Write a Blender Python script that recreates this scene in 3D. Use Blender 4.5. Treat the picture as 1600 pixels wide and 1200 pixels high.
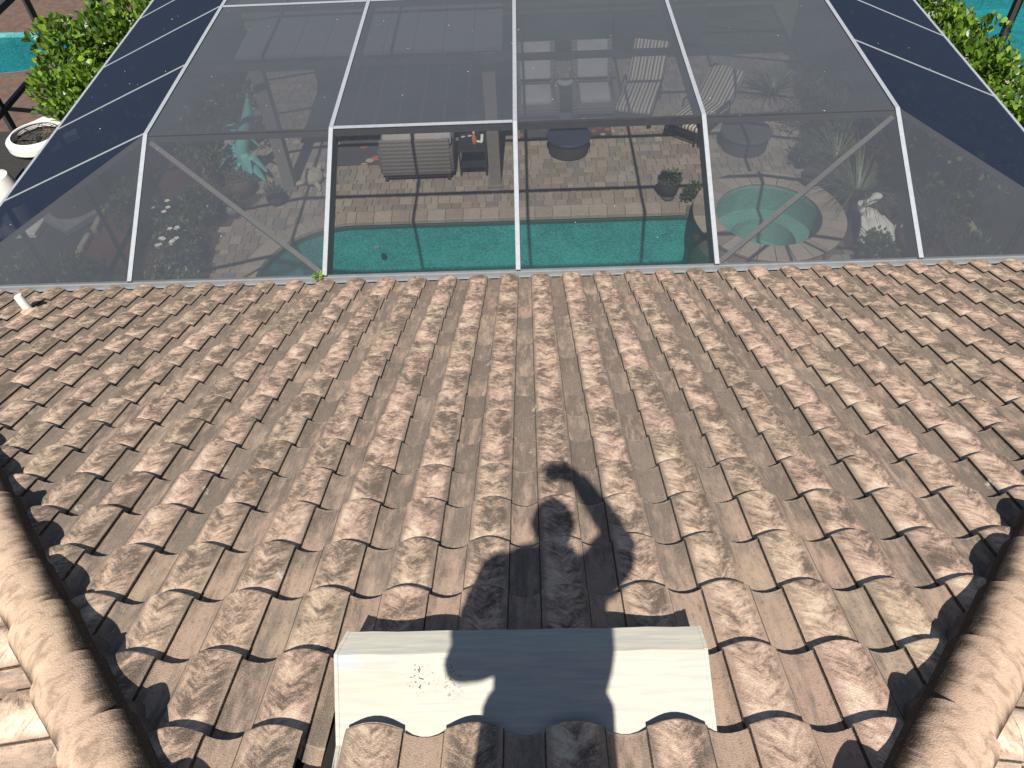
import bpy, bmesh, math, random
from mathutils import Vector, Matrix, Euler
random.seed(7)
R = math.radians
scene = bpy.context.scene
for o in list(bpy.data.objects):
    bpy.data.objects.remove(o)
COL = scene.collection

# ------------------------------------------------------------------ camera, sky, sun, exposure
SIG = R(26.565)                                   # pitch of the tiled roof (6 in 12)
ZC = 7.85                                         # eye height above the patio
H = 1.8342                                        # eye distance square to the roof
CS, SN = math.cos(SIG), math.sin(SIG)
SD = Vector((0, CS, -SN)); ND = Vector((0, SN, CS)); XD = Vector((1, 0, 0))
CAMP = Vector((0, 0, ZC))
fw = Vector((-0.02724, 0.66560, -0.74582)); rt = Vector((0.99900, -0.0014, -0.0373))
rt = (rt - fw * rt.dot(fw)).normalized(); fw.normalize(); up = rt.cross(fw)
cam = bpy.data.cameras.new('camera'); camo = bpy.data.objects.new('camera', cam); COL.objects.link(camo)
m = Matrix((rt, up, -fw)).transposed().to_4x4(); m.translation = CAMP
camo.matrix_world = m
cam.sensor_fit = 'HORIZONTAL'; cam.sensor_width = 36; cam.lens = 36 * 1202 / 1600
cam.clip_start = 0.02; cam.clip_end = 600
scene.camera = camo

world = bpy.data.worlds.new('World'); scene.world = world; world.use_nodes = True
wn = world.node_tree.nodes; bg = wn['Background']
sky = wn.new('ShaderNodeTexSky'); sky.sky_type = 'NISHITA'; sky.sun_disc = False
SUN_EL, SUN_AZ = R(54.7), R(2.4)                  # light travels towards +Y, a touch to +X
sky.sun_elevation = SUN_EL; sky.sun_rotation = R(180) + SUN_AZ
sky.air_density = 0.8; sky.dust_density = 0.6; sky.ozone_density = 1.0
world.node_tree.links.new(sky.outputs[0], bg.inputs[0]); bg.inputs[1].default_value = 0.05
sl = bpy.data.lights.new('sun', 'SUN'); sl.energy = 5.0; sl.angle = R(0.53); sl.color = (1.0, 0.96, 0.90)
slo = bpy.data.objects.new('sun', sl); COL.objects.link(slo)
SUND = Vector((math.sin(SUN_AZ) * math.cos(SUN_EL), math.cos(SUN_AZ) * math.cos(SUN_EL), -math.sin(SUN_EL)))
slo.rotation_euler = SUND.to_track_quat('-Z', 'Y').to_euler(); slo.location = (0, -8, 20)
vs = scene.view_settings
vs.view_transform = 'Standard'; vs.look = 'None'; vs.exposure = 0.50; vs.gamma = 1.0; vs.use_curve_mapping = False
scene.render.engine = 'CYCLES'
scene.cycles.max_bounces = 6; scene.cycles.transparent_max_bounces = 24
scene.cycles.caustics_reflective = False; scene.cycles.caustics_refractive = False

# ------------------------------------------------------------------ node helpers
class NT:
    def __init__(s, name):
        s.mat = bpy.data.materials.new(name); s.mat.use_nodes = True
        s.t = s.mat.node_tree; s.n = s.t.nodes; s.l = s.t.links
        s.bsdf = s.n['Principled BSDF']; s.out = s.n['Material Output']
    def new(s, typ, **kw):
        nd = s.n.new(typ)
        for k, v in kw.items(): setattr(nd, k, v)
        return nd
    def put(s, sock, v):
        if v is None: return
        if isinstance(v, (int, float)):
            sock.default_value = v if sock.type == 'VALUE' else ((v, v, v) if sock.type == 'VECTOR' else (v, v, v, 1))
        elif isinstance(v, (tuple, list)):
            if sock.type == 'RGBA' and len(v) == 3: v = (*v, 1)
            sock.default_value = v
        else: s.l.new(v, sock)
    def m(s, op, a, b=None, c=None, clamp=False):
        nd = s.new('ShaderNodeMath', operation=op, use_clamp=clamp)
        for i, v in enumerate((a, b, c)): s.put(nd.inputs[i], v)
        return nd.outputs[0]
    def v(s, op, a, b=None):
        nd = s.new('ShaderNodeVectorMath', operation=op)
        s.put(nd.inputs[0], a); s.put(nd.inputs[1], b)
        return nd.outputs['Value'] if op in ('DOT_PRODUCT', 'LENGTH', 'DISTANCE') else nd.outputs['Vector']
    def xyz(s, x, y, z):
        nd = s.new('ShaderNodeCombineXYZ'); s.put(nd.inputs[0], x); s.put(nd.inputs[1], y); s.put(nd.inputs[2], z)
        return nd.outputs[0]
    def noise(s, vec, scale=5, detail=3, rough=.55, dist=0):
        nd = s.new('ShaderNodeTexNoise'); s.put(nd.inputs['Vector'], vec); s.put(nd.inputs['Scale'], scale)
        s.put(nd.inputs['Detail'], detail); s.put(nd.inputs['Roughness'], rough); s.put(nd.inputs['Distortion'], dist)
        return nd.outputs[0]
    def voro(s, vec, scale, feature='F1', out='Distance'):
        nd = s.new('ShaderNodeTexVoronoi', feature=feature); s.put(nd.inputs['Vector'], vec); s.put(nd.inputs['Scale'], scale)
        return nd.outputs[out]
    def white(s, vec, col=False):
        nd = s.new('ShaderNodeTexWhiteNoise', noise_dimensions='3D'); s.put(nd.inputs['Vector'], vec)
        return nd.outputs['Color' if col else 'Value']
    def rng(s, x, a, b, c=0, d=1):
        nd = s.new('ShaderNodeMapRange'); nd.interpolation_type = 'SMOOTHSTEP'
        for i, v in enumerate((x, a, b, c, d)): s.put(nd.inputs[i], v)
        return nd.outputs[0]
    def mix(s, f, a, b, mode='MIX'):
        nd = s.new('ShaderNodeMix', data_type='RGBA', blend_type=mode)
        s.put(nd.inputs[0], f); s.put(nd.inputs[6], a); s.put(nd.inputs[7], b)
        return nd.outputs[2]
    def pos(s): return s.new('ShaderNodeNewGeometry').outputs['Position']
    def obj(s): return s.new('ShaderNodeTexCoord').outputs['Object']
    def bump(s, hgt, strength=.3, dist=.01, normal=None):
        nd = s.new('ShaderNodeBump'); s.put(nd.inputs['Strength'], strength); s.put(nd.inputs['Distance'], dist)
        s.put(nd.inputs['Height'], hgt); s.put(nd.inputs['Normal'], normal)
        return nd.outputs[0]
    def done(s, col=None, rough=.7, metal=0, spec=.35, normal=None, **kw):
        b = s.bsdf; s.put(b.inputs['Base Color'], col); s.put(b.inputs['Roughness'], rough)
        s.put(b.inputs['Metallic'], metal); s.put(b.inputs['Specular IOR Level'], spec); s.put(b.inputs['Normal'], normal)
        for k, v in kw.items(): s.put(b.inputs[k], v)
        return s.mat

def simple(name, col, rough=.65, var=.18, scale=9, metal=0, spec=.35, bump=.15, col2=None, stretch=(1, 1, 1)):
    t = NT(name); p = t.v('MULTIPLY', t.obj(), stretch)
    n = t.noise(p, scale, 5, .6); n2 = t.noise(p, scale * 7, 2, .5)
    f = t.rng(n, .3, .7); c2 = col2 or tuple(c * (1 - 2 * var) for c in col)
    c = t.mix(f, col, c2)
    c = t.mix(.25, c, t.mix(n2, tuple(min(1, x * 1.25) for x in col), tuple(x * .6 for x in col)))
    return t.done(c, rough, metal, spec, t.bump(n2, bump, .004))

# ------------------------------------------------------------------ mesh helpers
def link(o, parent=None):
    COL.objects.link(o)
    if parent is not None: o.parent = parent
    return o
def tag(o, label=None, cat=None, group=None, kind=None):
    if label: o['label'] = label
    if cat: o['category'] = cat
    if group: o['group'] = group
    if kind: o['kind'] = kind
    return o
def thing(name, label, cat, loc=(0, 0, 0), rz=0, group=None):
    o = bpy.data.objects.new(name, None); o.empty_display_size = .1
    o.location = loc; o.rotation_euler = (0, 0, rz); link(o)
    return tag(o, label, cat, group)
class MB:
    def __init__(s): s.v = []; s.f = []; s.mi = []
    def add(s, vs, fs, mi=0):
        k = len(s.v); s.v += [tuple(p) for p in vs]; s.f += [tuple(i + k for i in f) for f in fs]; s.mi += [mi] * len(fs)
        return s
    def box(s, c, d, M=None, mi=0, taper=1):
        hx, hy, hz = d[0] / 2, d[1] / 2, d[2] / 2; c = Vector(c)
        vs = [Vector((x * hx * (taper if z > 0 else 1), y * hy * (taper if z > 0 else 1), z * hz)) for z in (-1, 1) for y in (-1, 1) for x in (-1, 1)]
        if M is not None: vs = [M @ p for p in vs]
        return s.add([c + p for p in vs], [(0, 2, 3, 1), (4, 5, 7, 6), (0, 1, 5, 4), (2, 6, 7, 3), (0, 4, 6, 2), (1, 3, 7, 5)], mi)
    def rbox(s, c, d, r=.02, M=None, mi=0, n=3):
        # box with rounded vertical edges and a chamfered top and bottom
        hx, hy, hz = d[0] / 2, d[1] / 2, d[2] / 2; r = min(r, hx * .98, hy * .98, hz * .98); c = Vector(c); ring = []
        for (sx, sy, a0) in ((1, 1, 0), (-1, 1, 90), (-1, -1, 180), (1, -1, 270)):
            for i in range(n + 1):
                a = R(a0 + 90 * i / n); ring.append((sx * (hx - r), sy * (hy - r), math.cos(a), math.sin(a)))
        L = [(-hz, .0), (-hz + r * .3, .7), (-hz + r, 1), (hz - r, 1), (hz - r * .3, .7), (hz, .0)]
        vs = [Vector((x + r * k * ca, y + r * k * sa, z)) for z, k in L for x, y, ca, sa in ring]
        N = len(ring); fs = [tuple(range(N))[::-1], tuple(range(5 * N, 6 * N))]
        for j in range(5):
            for i in range(N): fs.append((j * N + i, j * N + (i + 1) % N, (j + 1) * N + (i + 1) % N, (j + 1) * N + i))
        if M is not None: vs = [M @ p for p in vs]
        return s.add([c + p for p in vs], fs, mi)
    def beam(s, a, b, w, h, upv=(0, 0, 1), mi=0):
        # rectangular bar whose TOP face centre line runs from a to b
        a, b = Vector(a), Vector(b); d = (b - a).normalized(); u = Vector(upv); sd = d.cross(u).normalized(); u = sd.cross(d)
        vs = [p + sd * (x * w / 2) - u * y for p in (a, b) for y in (h, 0) for x in (-1, 1)]
        return s.add(vs, [(0, 1, 3, 2), (4, 6, 7, 5), (0, 4, 5, 1), (2, 3, 7, 6), (0, 2, 6, 4), (1, 5, 7, 3)], mi)
    def tube(s, pts, rad, n=8, mi=0, caps=True, flat=1):
        pts = [Vector(p) for p in pts]; k = len(pts)
        if isinstance(rad, (int, float)): rad = [rad] * k
        T = [(pts[min(i + 1, k - 1)] - pts[max(i - 1, 0)]).normalized() for i in range(k)]
        ref = Vector((0, 0, 1)) if abs(T[0].z) < .9 else Vector((1, 0, 0))
        a = T[0].cross(ref).normalized(); vs = []
        for i in range(k):
            a = (a - T[i] * a.dot(T[i])).normalized(); b = T[i].cross(a)
            for j in range(n):
                t = 2 * math.pi * j / n; vs.append(pts[i] + (a * math.cos(t) + b * math.sin(t) * flat) * rad[i])
        fs = [(i * n + j, i * n + (j + 1) % n, (i + 1) * n + (j + 1) % n, (i + 1) * n + j) for i in range(k - 1) for j in range(n)]
        if caps: fs += [tuple(range(n))[::-1], tuple(range((k - 1) * n, k * n))]
        return s.add(vs, fs, mi)
    def lathe(s, prof, c=(0, 0, 0), n=24, mi=0, M=None, squash=(1, 1), caps=True):
        c = Vector(c); vs = []
        for r, z in prof:
            for j in range(n):
                t = 2 * math.pi * j / n; p = Vector((r * math.cos(t) * squash[0], r * math.sin(t) * squash[1], z))
                vs.append(c + (M @ p if M is not None else p))
        k = len(prof)
        fs = [(i * n + j, i * n + (j + 1) % n, (i + 1) * n + (j + 1) % n, (i + 1) * n + j) for i in range(k - 1) for j in range(n)]
        if caps and prof[0][0] > 1e-4: fs.append(tuple(range(n))[::-1])
        if caps and prof[-1][0] > 1e-4: fs.append(tuple(range((k - 1) * n, k * n)))
        return s.add(vs, fs, mi)
    def ell(s, c, r, n=12, k=8, M=None, mi=0):
        prof = [(max(1e-5, math.sin(math.pi * i / k)), -math.cos(math.pi * i / k)) for i in range(k + 1)]
        rr = Matrix.Diagonal(Vector((r[0], r[1], r[2])))
        return s.lathe(prof, c, n, mi, (M @ rr) if M is not None else rr)
    def build(s, name, mat, parent=None, smooth=False, M=None, angle=35):
        me = bpy.data.meshes.new(name); me.from_pydata(s.v, [], s.f)
        for x in (mat if isinstance(mat, (list, tuple)) else [mat]): me.materials.append(x)
        if len(me.materials) > 1: me.polygons.foreach_set('material_index', s.mi)
        me.update()
        if smooth:
            me.polygons.foreach_set('use_smooth', [True] * len(me.polygons))
            try: me.set_sharp_from_angle(angle=R(angle))
            except Exception: pass
        o = bpy.data.objects.new(name, me)
        if M is not None: o.matrix_world = M
        return link(o, parent)
def copy_tree(o, parent=None):
    c = o.copy(); COL.objects.link(c)
    if parent is not None: c.parent = parent
    for ch in o.children: copy_tree(ch, c)
    return c
def rotz(a): return Matrix.Rotation(a, 3, 'Z')
def rotx(a): return Matrix.Rotation(a, 3, 'X')
def roof(x, s, n=0): return CAMP + XD * x + SD * s + ND * (n - H)
def lerp(a, b, t): return a + (b - a) * t

# ------------------------------------------------------------------ materials
W, EXP, Q, U0, V0 = 0.305, 0.3358, 0.4135, -0.1158, 3.4538     # tile pitch, exposure, pan share, grid origin
def tile_material(name, O, X, S, full=True):
    t = NT(name); p = t.v('SUBTRACT', t.pos(), tuple(O))
    xr = t.v('DOT_PRODUCT', p, tuple(X)); sr = t.v('DOT_PRODUCT', p, tuple(S))
    u = t.m('DIVIDE', xr, W); v = t.m('DIVIDE', sr, EXP)
    fu = t.m('FRACT', u); fv = t.m('FRACT', t.m('SUBTRACT', v, .004)); iu = t.m('FLOOR', u); iv = t.m('FLOOR', t.m('SUBTRACT', v, .004))
    a = t.m('DIVIDE', t.m('SUBTRACT', fu, (1 + Q) / 2), (1 - Q) / 2)         # -1..1 across the roll
    aa = t.m('ABSOLUTE', a); hump = t.rng(aa, 1.02, .66)
    seed = t.xyz(iu, iv, 3.3); rc = t.new('ShaderNodeSeparateXYZ'); t.l.new(t.white(seed, True), rc.inputs[0])
    r1, r2, r3 = rc.outputs
    # body colour: buff, rose and sandy concrete
    base = t.mix(r1, (.70, .470, .352), (.66, .485, .338))
    base = t.mix(t.m('MULTIPLY', t.rng(r2, .5, 1), .38), base, (.64, .40, .32))
    jit = t.m('MULTIPLY', r3, 7.0)
    big = t.noise(t.xyz(xr, sr, 1.7), 2.3, 3, .6)
    # feathered algae: soft charcoal clouds combed into barbs that leave the crest and sweep outwards down the slope
    warp = t.noise(t.xyz(xr, sr, 0.3), 8, 3, .55); wv = t.m('SUBTRACT', warp, .5)
    b = t.m('ADD', t.m('SUBTRACT', sr, t.m('MULTIPLY', aa, .085)), t.m('MULTIPLY', wv, .05))
    along = t.m('ADD', t.m('MULTIPLY', xr, 17), t.m('ADD', jit, t.m('MULTIPLY', sr, 6)))
    barb = t.noise(t.xyz(along, t.m('MULTIPLY', b, 40), jit), 1.0, 5, .68)
    barb2 = t.noise(t.xyz(t.m('MULTIPLY', along, 2.0), t.m('MULTIPLY', b, 100), t.m('ADD', jit, 3)), 1.0, 4, .68)
    cloud = t.noise(t.xyz(t.m('SUBTRACT', xr, t.m('MULTIPLY', wv, .03)), t.m('MULTIPLY', b, .8), jit), 10, 5, .66)
    blot = cloud
    fine = t.noise(t.xyz(xr, sr, 0), 190, 2, .6)
    grit = t.noise(t.xyz(xr, sr, 6.1), 75, 3, .65)
    st = t.m('ADD', t.m('ADD', t.m('MULTIPLY', barb, .27), t.m('MULTIPLY', cloud, .43)), t.m('ADD', t.m('MULTIPLY', barb2, .16), t.m('MULTIPLY', grit, .14)))
    st = t.m('ADD', st, t.m('MULTIPLY', a, .022))
    st = t.m('ADD', st, t.m('MULTIPLY', t.m('SUBTRACT', fine, .5), .10))
    shelter = t.rng(fv, .0, .40, .065, 0)                                     # cleaner in the lee of the tile above
    age = t.rng(sr, 2.2 - V0, 3.2 - V0, .015, 0) if full else .05              # upper courses are cleaner
    th = t.m('ADD', t.m('ADD', .484, shelter), t.m('MULTIPLY', t.m('SUBTRACT', r2, .5), .05))
    th = t.m('ADD', th, age); th = t.m('SUBTRACT', th, t.m('MULTIPLY', t.m('SUBTRACT', big, .5), .09))
    dirt = t.rng(t.m('SUBTRACT', st, th), -.065, .085)
    pale = t.rng(t.m('SUBTRACT', t.m('SUBTRACT', th, st), .025), 0, .10)
    hc = t.mix(t.m('MULTIPLY', pale, .72), base, (.89, .76, .56))
    hc = t.mix(t.m('MULTIPLY', dirt, .92), hc, t.mix(grit, (.052, .040, .034), (.14, .108, .088)))
    hc = t.mix(t.m('MULTIPLY', t.rng(aa, .6, 1.0), .15), hc, (.16, .115, .09))
    # pan: brown grey film with patches and faint run-off scratches
    sk = t.noise(t.xyz(t.m('MULTIPLY', xr, 120), t.m('MULTIPLY', sr, 11), jit), 1.0, 4, .65)
    sk2 = t.noise(t.xyz(t.m('MULTIPLY', xr, 20), t.m('MULTIPLY', sr, 5), t.m('ADD', jit, 5)), 1.0, 5, .66)
    film = t.mix(t.m('ADD', t.m('ADD', t.m('MULTIPLY', sk2, .5), t.m('MULTIPLY', grit, .35)), t.m('MULTIPLY', t.m('SUBTRACT', r1, .35), .35)), (.130, .102, .084), (.335, .26, .205))
    clean = t.m('ADD', t.rng(sr, 2.2 - V0, 3.3 - V0, .22, .045) if full else .26, t.m('MULTIPLY', t.m('SUBTRACT', r3, .5), .17))
    cf = t.rng(t.m('ADD', t.m('ADD', sk2, t.m('MULTIPLY', t.m('SUBTRACT', big, .5), .3)), clean), .50, .82)
    pc = t.mix(t.m('MULTIPLY', cf, .8), film, t.mix(.25, base, (.20, .14, .11)))
    pc = t.mix(t.m('MULTIPLY', t.rng(sk, .60, .72), .50), pc, (.62, .52, .39))
    pc = t.mix(t.m('MULTIPLY', t.rng(t.m('ADD', t.m('MULTIPLY', sk, .4), t.m('MULTIPLY', grit, .6)), .48, .36), .45), pc, (.095, .075, .064))
    c = t.mix(hump, pc, hc)
    jl = t.m('MULTIPLY', t.rng(fu, Q - .014, Q - .008), t.rng(fu, Q + .008, Q + .003)); jr = t.m('ADD', t.rng(fu, .013, .007), t.rng(fu, .994, .998))
    c = t.mix(t.m('MULTIPLY', t.m('MINIMUM', t.m('ADD', jl, jr), 1), .9), c, (.022, .017, .015))   # joint lines painted dark for the unlit lips and gaps
    worn = t.m('MULTIPLY', t.rng(fv, .945, .99), t.rng(grit, .40, .58))      # rubbed, paler front edge of each tile
    c = t.mix(t.m('MULTIPLY', t.m('MULTIPLY', worn, t.m('SUBTRACT', 1, hump)), .5), c, (.60, .48, .36))
    c = t.mix(t.m('MULTIPLY', t.m('MULTIPLY', t.rng(fv, .975, .99), hump), .55), c, (.07, .053, .045))   # thin dark line along the front edge of each roll
    spk = t.noise(t.xyz(xr, sr, 4.4), 420, 1, .5)
    c = t.mix(t.m('MULTIPLY', t.rng(spk, .55, .70), .45), c, (.78, .66, .48))
    c = t.mix(t.m('MULTIPLY', t.rng(spk, .44, .30), .5), c, (.10, .075, .055))
    lich = t.voro(t.xyz(t.m('ADD', xr, t.m('MULTIPLY', warp, .03)), t.m('MULTIPLY', sr, .62), 2.2), 4.4)
    lmask = t.m('MULTIPLY', t.rng(lich, .085, .05), t.rng(t.noise(t.xyz(xr, sr, 9.1), 60, 3, .7), .42, .6))
    c = t.mix(t.m('MULTIPLY', lmask, .6), c, (.78, .72, .58))
    hgt = t.m('ADD', t.m('MULTIPLY', fine, .6), t.m('ADD', t.m('MULTIPLY', st, .9), t.m('MULTIPLY', t.m('MULTIPLY', sk, .5), t.m('SUBTRACT', 1, hump))))
    return t.done(c, .92, 0, .15, t.bump(hgt, .5, .006))

M_TILE = tile_material('concrete_tile', roof(U0, V0), XD, SD)
def cap_material():
    t = NT('hip_cap_concrete'); o = t.obj(); inf = t.new('ShaderNodeObjectInfo').outputs['Random']
    sep = t.new('ShaderNodeSeparateXYZ'); t.l.new(o, sep.inputs[0]); x, y, z = sep.outputs
    q = t.v('ADD', o, t.xyz(t.m('MULTIPLY', inf, 9), 0, 0))
    st = t.noise(t.v('MULTIPLY', q, (7, 5, 5)), 2.6, 5, .62, .7); fine = t.noise(q, 170, 2, .6)
    base = t.mix(inf, (.58, .42, .29), (.55, .38, .28))
    c = t.mix(t.m('MULTIPLY', t.rng(st, .47, .68), .75), base, (.27, .19, .135))
    c = t.mix(t.m('MULTIPLY', t.rng(st, .45, .3), .45), c, (.66, .53, .37))
    # black algae grows up from the mortared lower edges, in ragged tongues
    tong = t.noise(t.xyz(t.m('MULTIPLY', x, 17), t.m('MULTIPLY', y, 2.5), t.m('ADD', inf, t.m('MULTIPLY', z, 2))), 1.0, 5, .75, .6)
    low = t.m('ADD', t.m('MULTIPLY', t.rng(z, .155, .02), 1.0), t.m('MULTIPLY', t.m('SUBTRACT', tong, .5), 1.1))
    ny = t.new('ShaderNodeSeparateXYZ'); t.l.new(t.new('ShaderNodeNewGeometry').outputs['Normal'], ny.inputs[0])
    low = t.m('ADD', low, t.rng(ny.outputs[1], .05, .75, -.12, .30))            # stronger on faces turned forward
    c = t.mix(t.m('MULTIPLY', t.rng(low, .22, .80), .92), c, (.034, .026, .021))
    c = t.mix(t.m('MULTIPLY', t.rng(fine, .58, .75), .3), c, (.8, .68, .5))
    c = t.mix(t.m('MULTIPLY', t.rng(fine, .4, .28), .35), c, (.14, .10, .07))
    return t.done(c, .92, 0, .15, t.bump(t.m('ADD', fine, st), .5, .006))
M_CAP = cap_material()
M_MORTAR = simple('hip_mortar', (.24, .165, .13), .95, .22, 14, bump=.5)
M_UNDER = simple('roof_underlay', (.035, .03, .028), .95)
def vent_material():
    t = NT('white_painted_vent'); p = t.v('SUBTRACT', t.pos(), tuple(roof(0, 2)))
    x = t.v('DOT_PRODUCT', p, tuple(XD)); s_ = t.v('DOT_PRODUCT', p, tuple(SD))
    br = t.noise(t.xyz(t.m('MULTIPLY', x, 5), t.m('MULTIPLY', s_, 75), 0), 1.0, 5, .6, .5)      # brush marks across
    bl = t.noise(t.xyz(t.m('MULTIPLY', x, 2.2), t.m('MULTIPLY', s_, 7), 2), 1.3, 3, .6, .6)
    c = t.mix(t.rng(br, .34, .66), (.60, .555, .445), (.47, .46, .415))
    c = t.mix(t.m('MULTIPLY', t.rng(bl, .52, .7), .35), c, (.56, .46, .335))
    sc = t.noise(t.xyz(x, s_, 7), 58, 3, .6, 1.6)
    cl = t.m('ADD', t.rng(t.v('DISTANCE', t.xyz(x, s_, 0), (-.385, -.07, 0)), .06, .02), t.m('MULTIPLY', t.rng(t.v('DISTANCE', t.xyz(x, s_, 0), (-.29, -.07, 0)), .07, .03), .8))
    c = t.mix(t.m('MULTIPLY', t.rng(sc, .60, .63), t.m('MINIMUM', cl, 1)), c, (.05, .045, .04))
    cl2 = t.rng(t.v('DISTANCE', t.xyz(t.m('MULTIPLY', x, .6), s_, 0), (-.375, -.02, 0)), .045, .01)
    c = t.mix(t.m('MULTIPLY', t.rng(sc, .42, .55), t.m('MULTIPLY', cl2, .8)), c, (.45, .50, .60))
    sp = t.noise(t.xyz(x, s_, 1), 55, 2, .5)
    c = t.mix(t.rng(sp, .77, .79), c, (.12, .11, .1))
    return t.done(c, .5, 0, .3, t.bump(br, .25, .004))
M_VENT = vent_material()
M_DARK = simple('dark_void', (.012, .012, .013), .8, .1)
M_ALU = simple('weathered_white_cap', (.34, .36, .385), .5, .08, 20, spec=.4)
M_GUT = simple('grey_gutter_metal', (.27, .28, .29), .45, .1, 10, spec=.4)
M_BRONZE = simple('bronze_frame', (.055, .053, .056), .5, .1, 10)
M_BRACE = simple('grey_brace_metal', (.20, .185, .17), .5, .1, 10)
M_STUCCO = simple('cream_stucco', (.62, .55, .44), .9, .06, 30, bump=.4)
def screen_material(name, k, col):
    t = NT(name); lw = t.new('ShaderNodeLayerWeight'); lw.inputs[0].default_value = .5
    cosv = t.m('MAXIMUM', t.m('SUBTRACT', 1, lw.outputs['Facing']), .06)
    dirt = t.noise(t.pos(), 1.1, 4, .65, .4); kk = t.m('MULTIPLY', t.rng(dirt, .3, .7, .9, 1.12), -k)
    T = t.m('EXPONENT', t.m('DIVIDE', kk, cosv)); op = t.m('SUBTRACT', 1, T)
    d = t.new('ShaderNodeBsdfDiffuse'); t.put(d.inputs[0], col)
    tr = t.new('ShaderNodeBsdfTransparent'); mx = t.new('ShaderNodeMixShader')
    t.l.new(op, mx.inputs[0]); t.l.new(tr.outputs[0], mx.inputs[1]); t.l.new(d.outputs[0], mx.inputs[2])
    t.l.new(mx.outputs[0], t.out.inputs[0]); t.n.remove(t.bsdf)
    return t.mat
M_SCREEN = screen_material('charcoal_insect_screen', .62, (.080, .088, .103))
M_SCREEN2 = screen_material('newer_fine_screen', .26, (.066, .075, .090))
M_SCREEN_SHADE = screen_material('shade_navy_screen', .60, (.021, .029, .049))  # side mesh coloured darker, the unlit strand sides painted in
def leaf_material(name, a, b, trans=.35):
    t = NT(name); n = t.noise(t.obj(), 9, 2, .5); n2 = t.white(t.v('MULTIPLY', t.obj(), 1))
    c = t.mix(t.rng(n, .3, .7), a, b)
    tl = t.new('ShaderNodeBsdfTranslucent'); t.put(tl.inputs[0], t.mix(.5, c, (.35, .5, .05)))
    mx = t.new('ShaderNodeMixShader'); mx.inputs[0].default_value = trans
    t.done(c, .38, 0, .5); t.l.new(t.bsdf.outputs[0], mx.inputs[1]); t.l.new(tl.outputs[0], mx.inputs[2]); t.l.new(mx.outputs[0], t.out.inputs[0])
    return t.mat
M_LEAF = [leaf_material('clusia_leaf', (.13, .23, .025), (.07, .14, .018)), leaf_material('clusia_leaf_new', (.27, .40, .05), (.18, .29, .035)), leaf_material('clusia_leaf_old', (.035, .075, .014), (.05, .09, .018), .2)]
M_SHRUB = [leaf_material('shrub_leaf', (.07, .12, .03), (.04, .075, .022)), leaf_material('shrub_leaf_grey', (.16, .20, .12), (.09, .12, .07)), leaf_material('shrub_leaf_yellow', (.22, .23, .07), (.12, .15, .04))]
M_RED = leaf_material('red_leaf', (.22, .05, .035), (.12, .06, .03))
M_BARK = simple('bark', (.10, .075, .055), .95, .3, 20, bump=.6)
M_WHITEP = simple('white_petal', (.80, .78, .72), .7, .05)
M_LAWN = simple('lawn_grass', (.05, .085, .025), .95, .3, 4, bump=.8)
M_MULCH = simple('dark_mulch', (.075, .055, .042), .97, .35, 30, bump=1.0)
M_REDMULCH = simple('red_mulch', (.17, .065, .045), .97, .35, 30, bump=1.0)
M_YARD_SHADE = simple('shade_dark_ground', (.045, .042, .040), .95, .3, 40, bump=.9)  # near-black ground colour with the side-yard shade put into it
M_SAND = simple('joint_sand', (.16, .135, .11), .97, .2, 40)
PAV = [(.29, .245, .195), (.335, .28, .22), (.255, .22, .185), (.30, .235, .19), (.23, .21, .19), (.37, .315, .25), (.265, .21, .17), (.32, .285, .24)]
M_PAV = [simple('paver_blend_%s' % n, c, .9, .12, 22, bump=.35) for n, c in zip(('tan', 'sand', 'taupe', 'rose', 'grey', 'cream', 'clay', 'ivory'), PAV)]
M_COPE = simple('coping_stone', (.40, .335, .27), .9, .12, 18, bump=.35)
def basin_material(name, c1, c2, c3):
    t = NT(name); p = t.pos()
    n = t.noise(t.v('ADD', t.v('MULTIPLY', p, (1, 1.5, 1)), 0), 3.0, 3, .6, .8)
    ed = t.voro(t.v('ADD', p, t.v('MULTIPLY', t.xyz(n, n, 0), .25)), 13, 'DISTANCE_TO_EDGE'); pe = t.voro(t.v('ADD', p, t.v('MULTIPLY', t.xyz(n, n, 0), .3)), 27)
    c = t.mix(t.rng(n, .3, .7), c1, c2); c = t.mix(t.m('MULTIPLY', t.rng(pe, .26, .04), t.m('MULTIPLY', t.rng(t.noise(p, 5, 3, .7), .40, .62), .9)), c, c3)
    c = t.mix(t.m('MULTIPLY', t.rng(ed, .10, .0), .28), c, c3)  # bright net and flecks paint water sparkle over the pebble colour
    return t.done(c, .8, 0, .2)
M_BASIN = basin_material('pebble_sparkle_pool_finish', (.11, .42, .41), (.065, .30, .305), (.70, .95, .90))
M_SPABASIN = basin_material('pebble_sparkle_spa_finish', (.22, .40, .35), (.17, .33, .30), (.42, .60, .54))
def water_material(name, tint, ripple):
    t = NT(name); p = t.pos()
    n = t.noise(t.v('MULTIPLY', p, (1, 1.4, 1)), ripple, 3, .6, .5)
    g = t.new('ShaderNodeBsdfGlossy'); g.inputs['Roughness'].default_value = .04; bmp = t.bump(n, .35, .03); t.l.new(bmp, g.inputs['Normal'])
    tr = t.new('ShaderNodeBsdfTransparent'); t.put(tr.inputs[0], tint)
    fr = t.new('ShaderNodeFresnel'); fr.inputs[0].default_value = 1.33; t.l.new(bmp, fr.inputs['Normal'])
    mx = t.new('ShaderNodeMixShader'); t.l.new(fr.outputs[0], mx.inputs[0]); t.l.new(tr.outputs[0], mx.inputs[1]); t.l.new(g.outputs[0], mx.inputs[2])
    t.l.new(mx.outputs[0], t.out.inputs[0]); t.n.remove(t.bsdf)
    return t.mat
M_WATER = water_material('pool_water', (.55, .88, .86), 11)
M_SPAWATER = water_material('spa_water', (.78, .95, .91), 14)
M_NWATER = water_material('neighbour_pool_water', (.30, .62, .66), 9)
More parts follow.
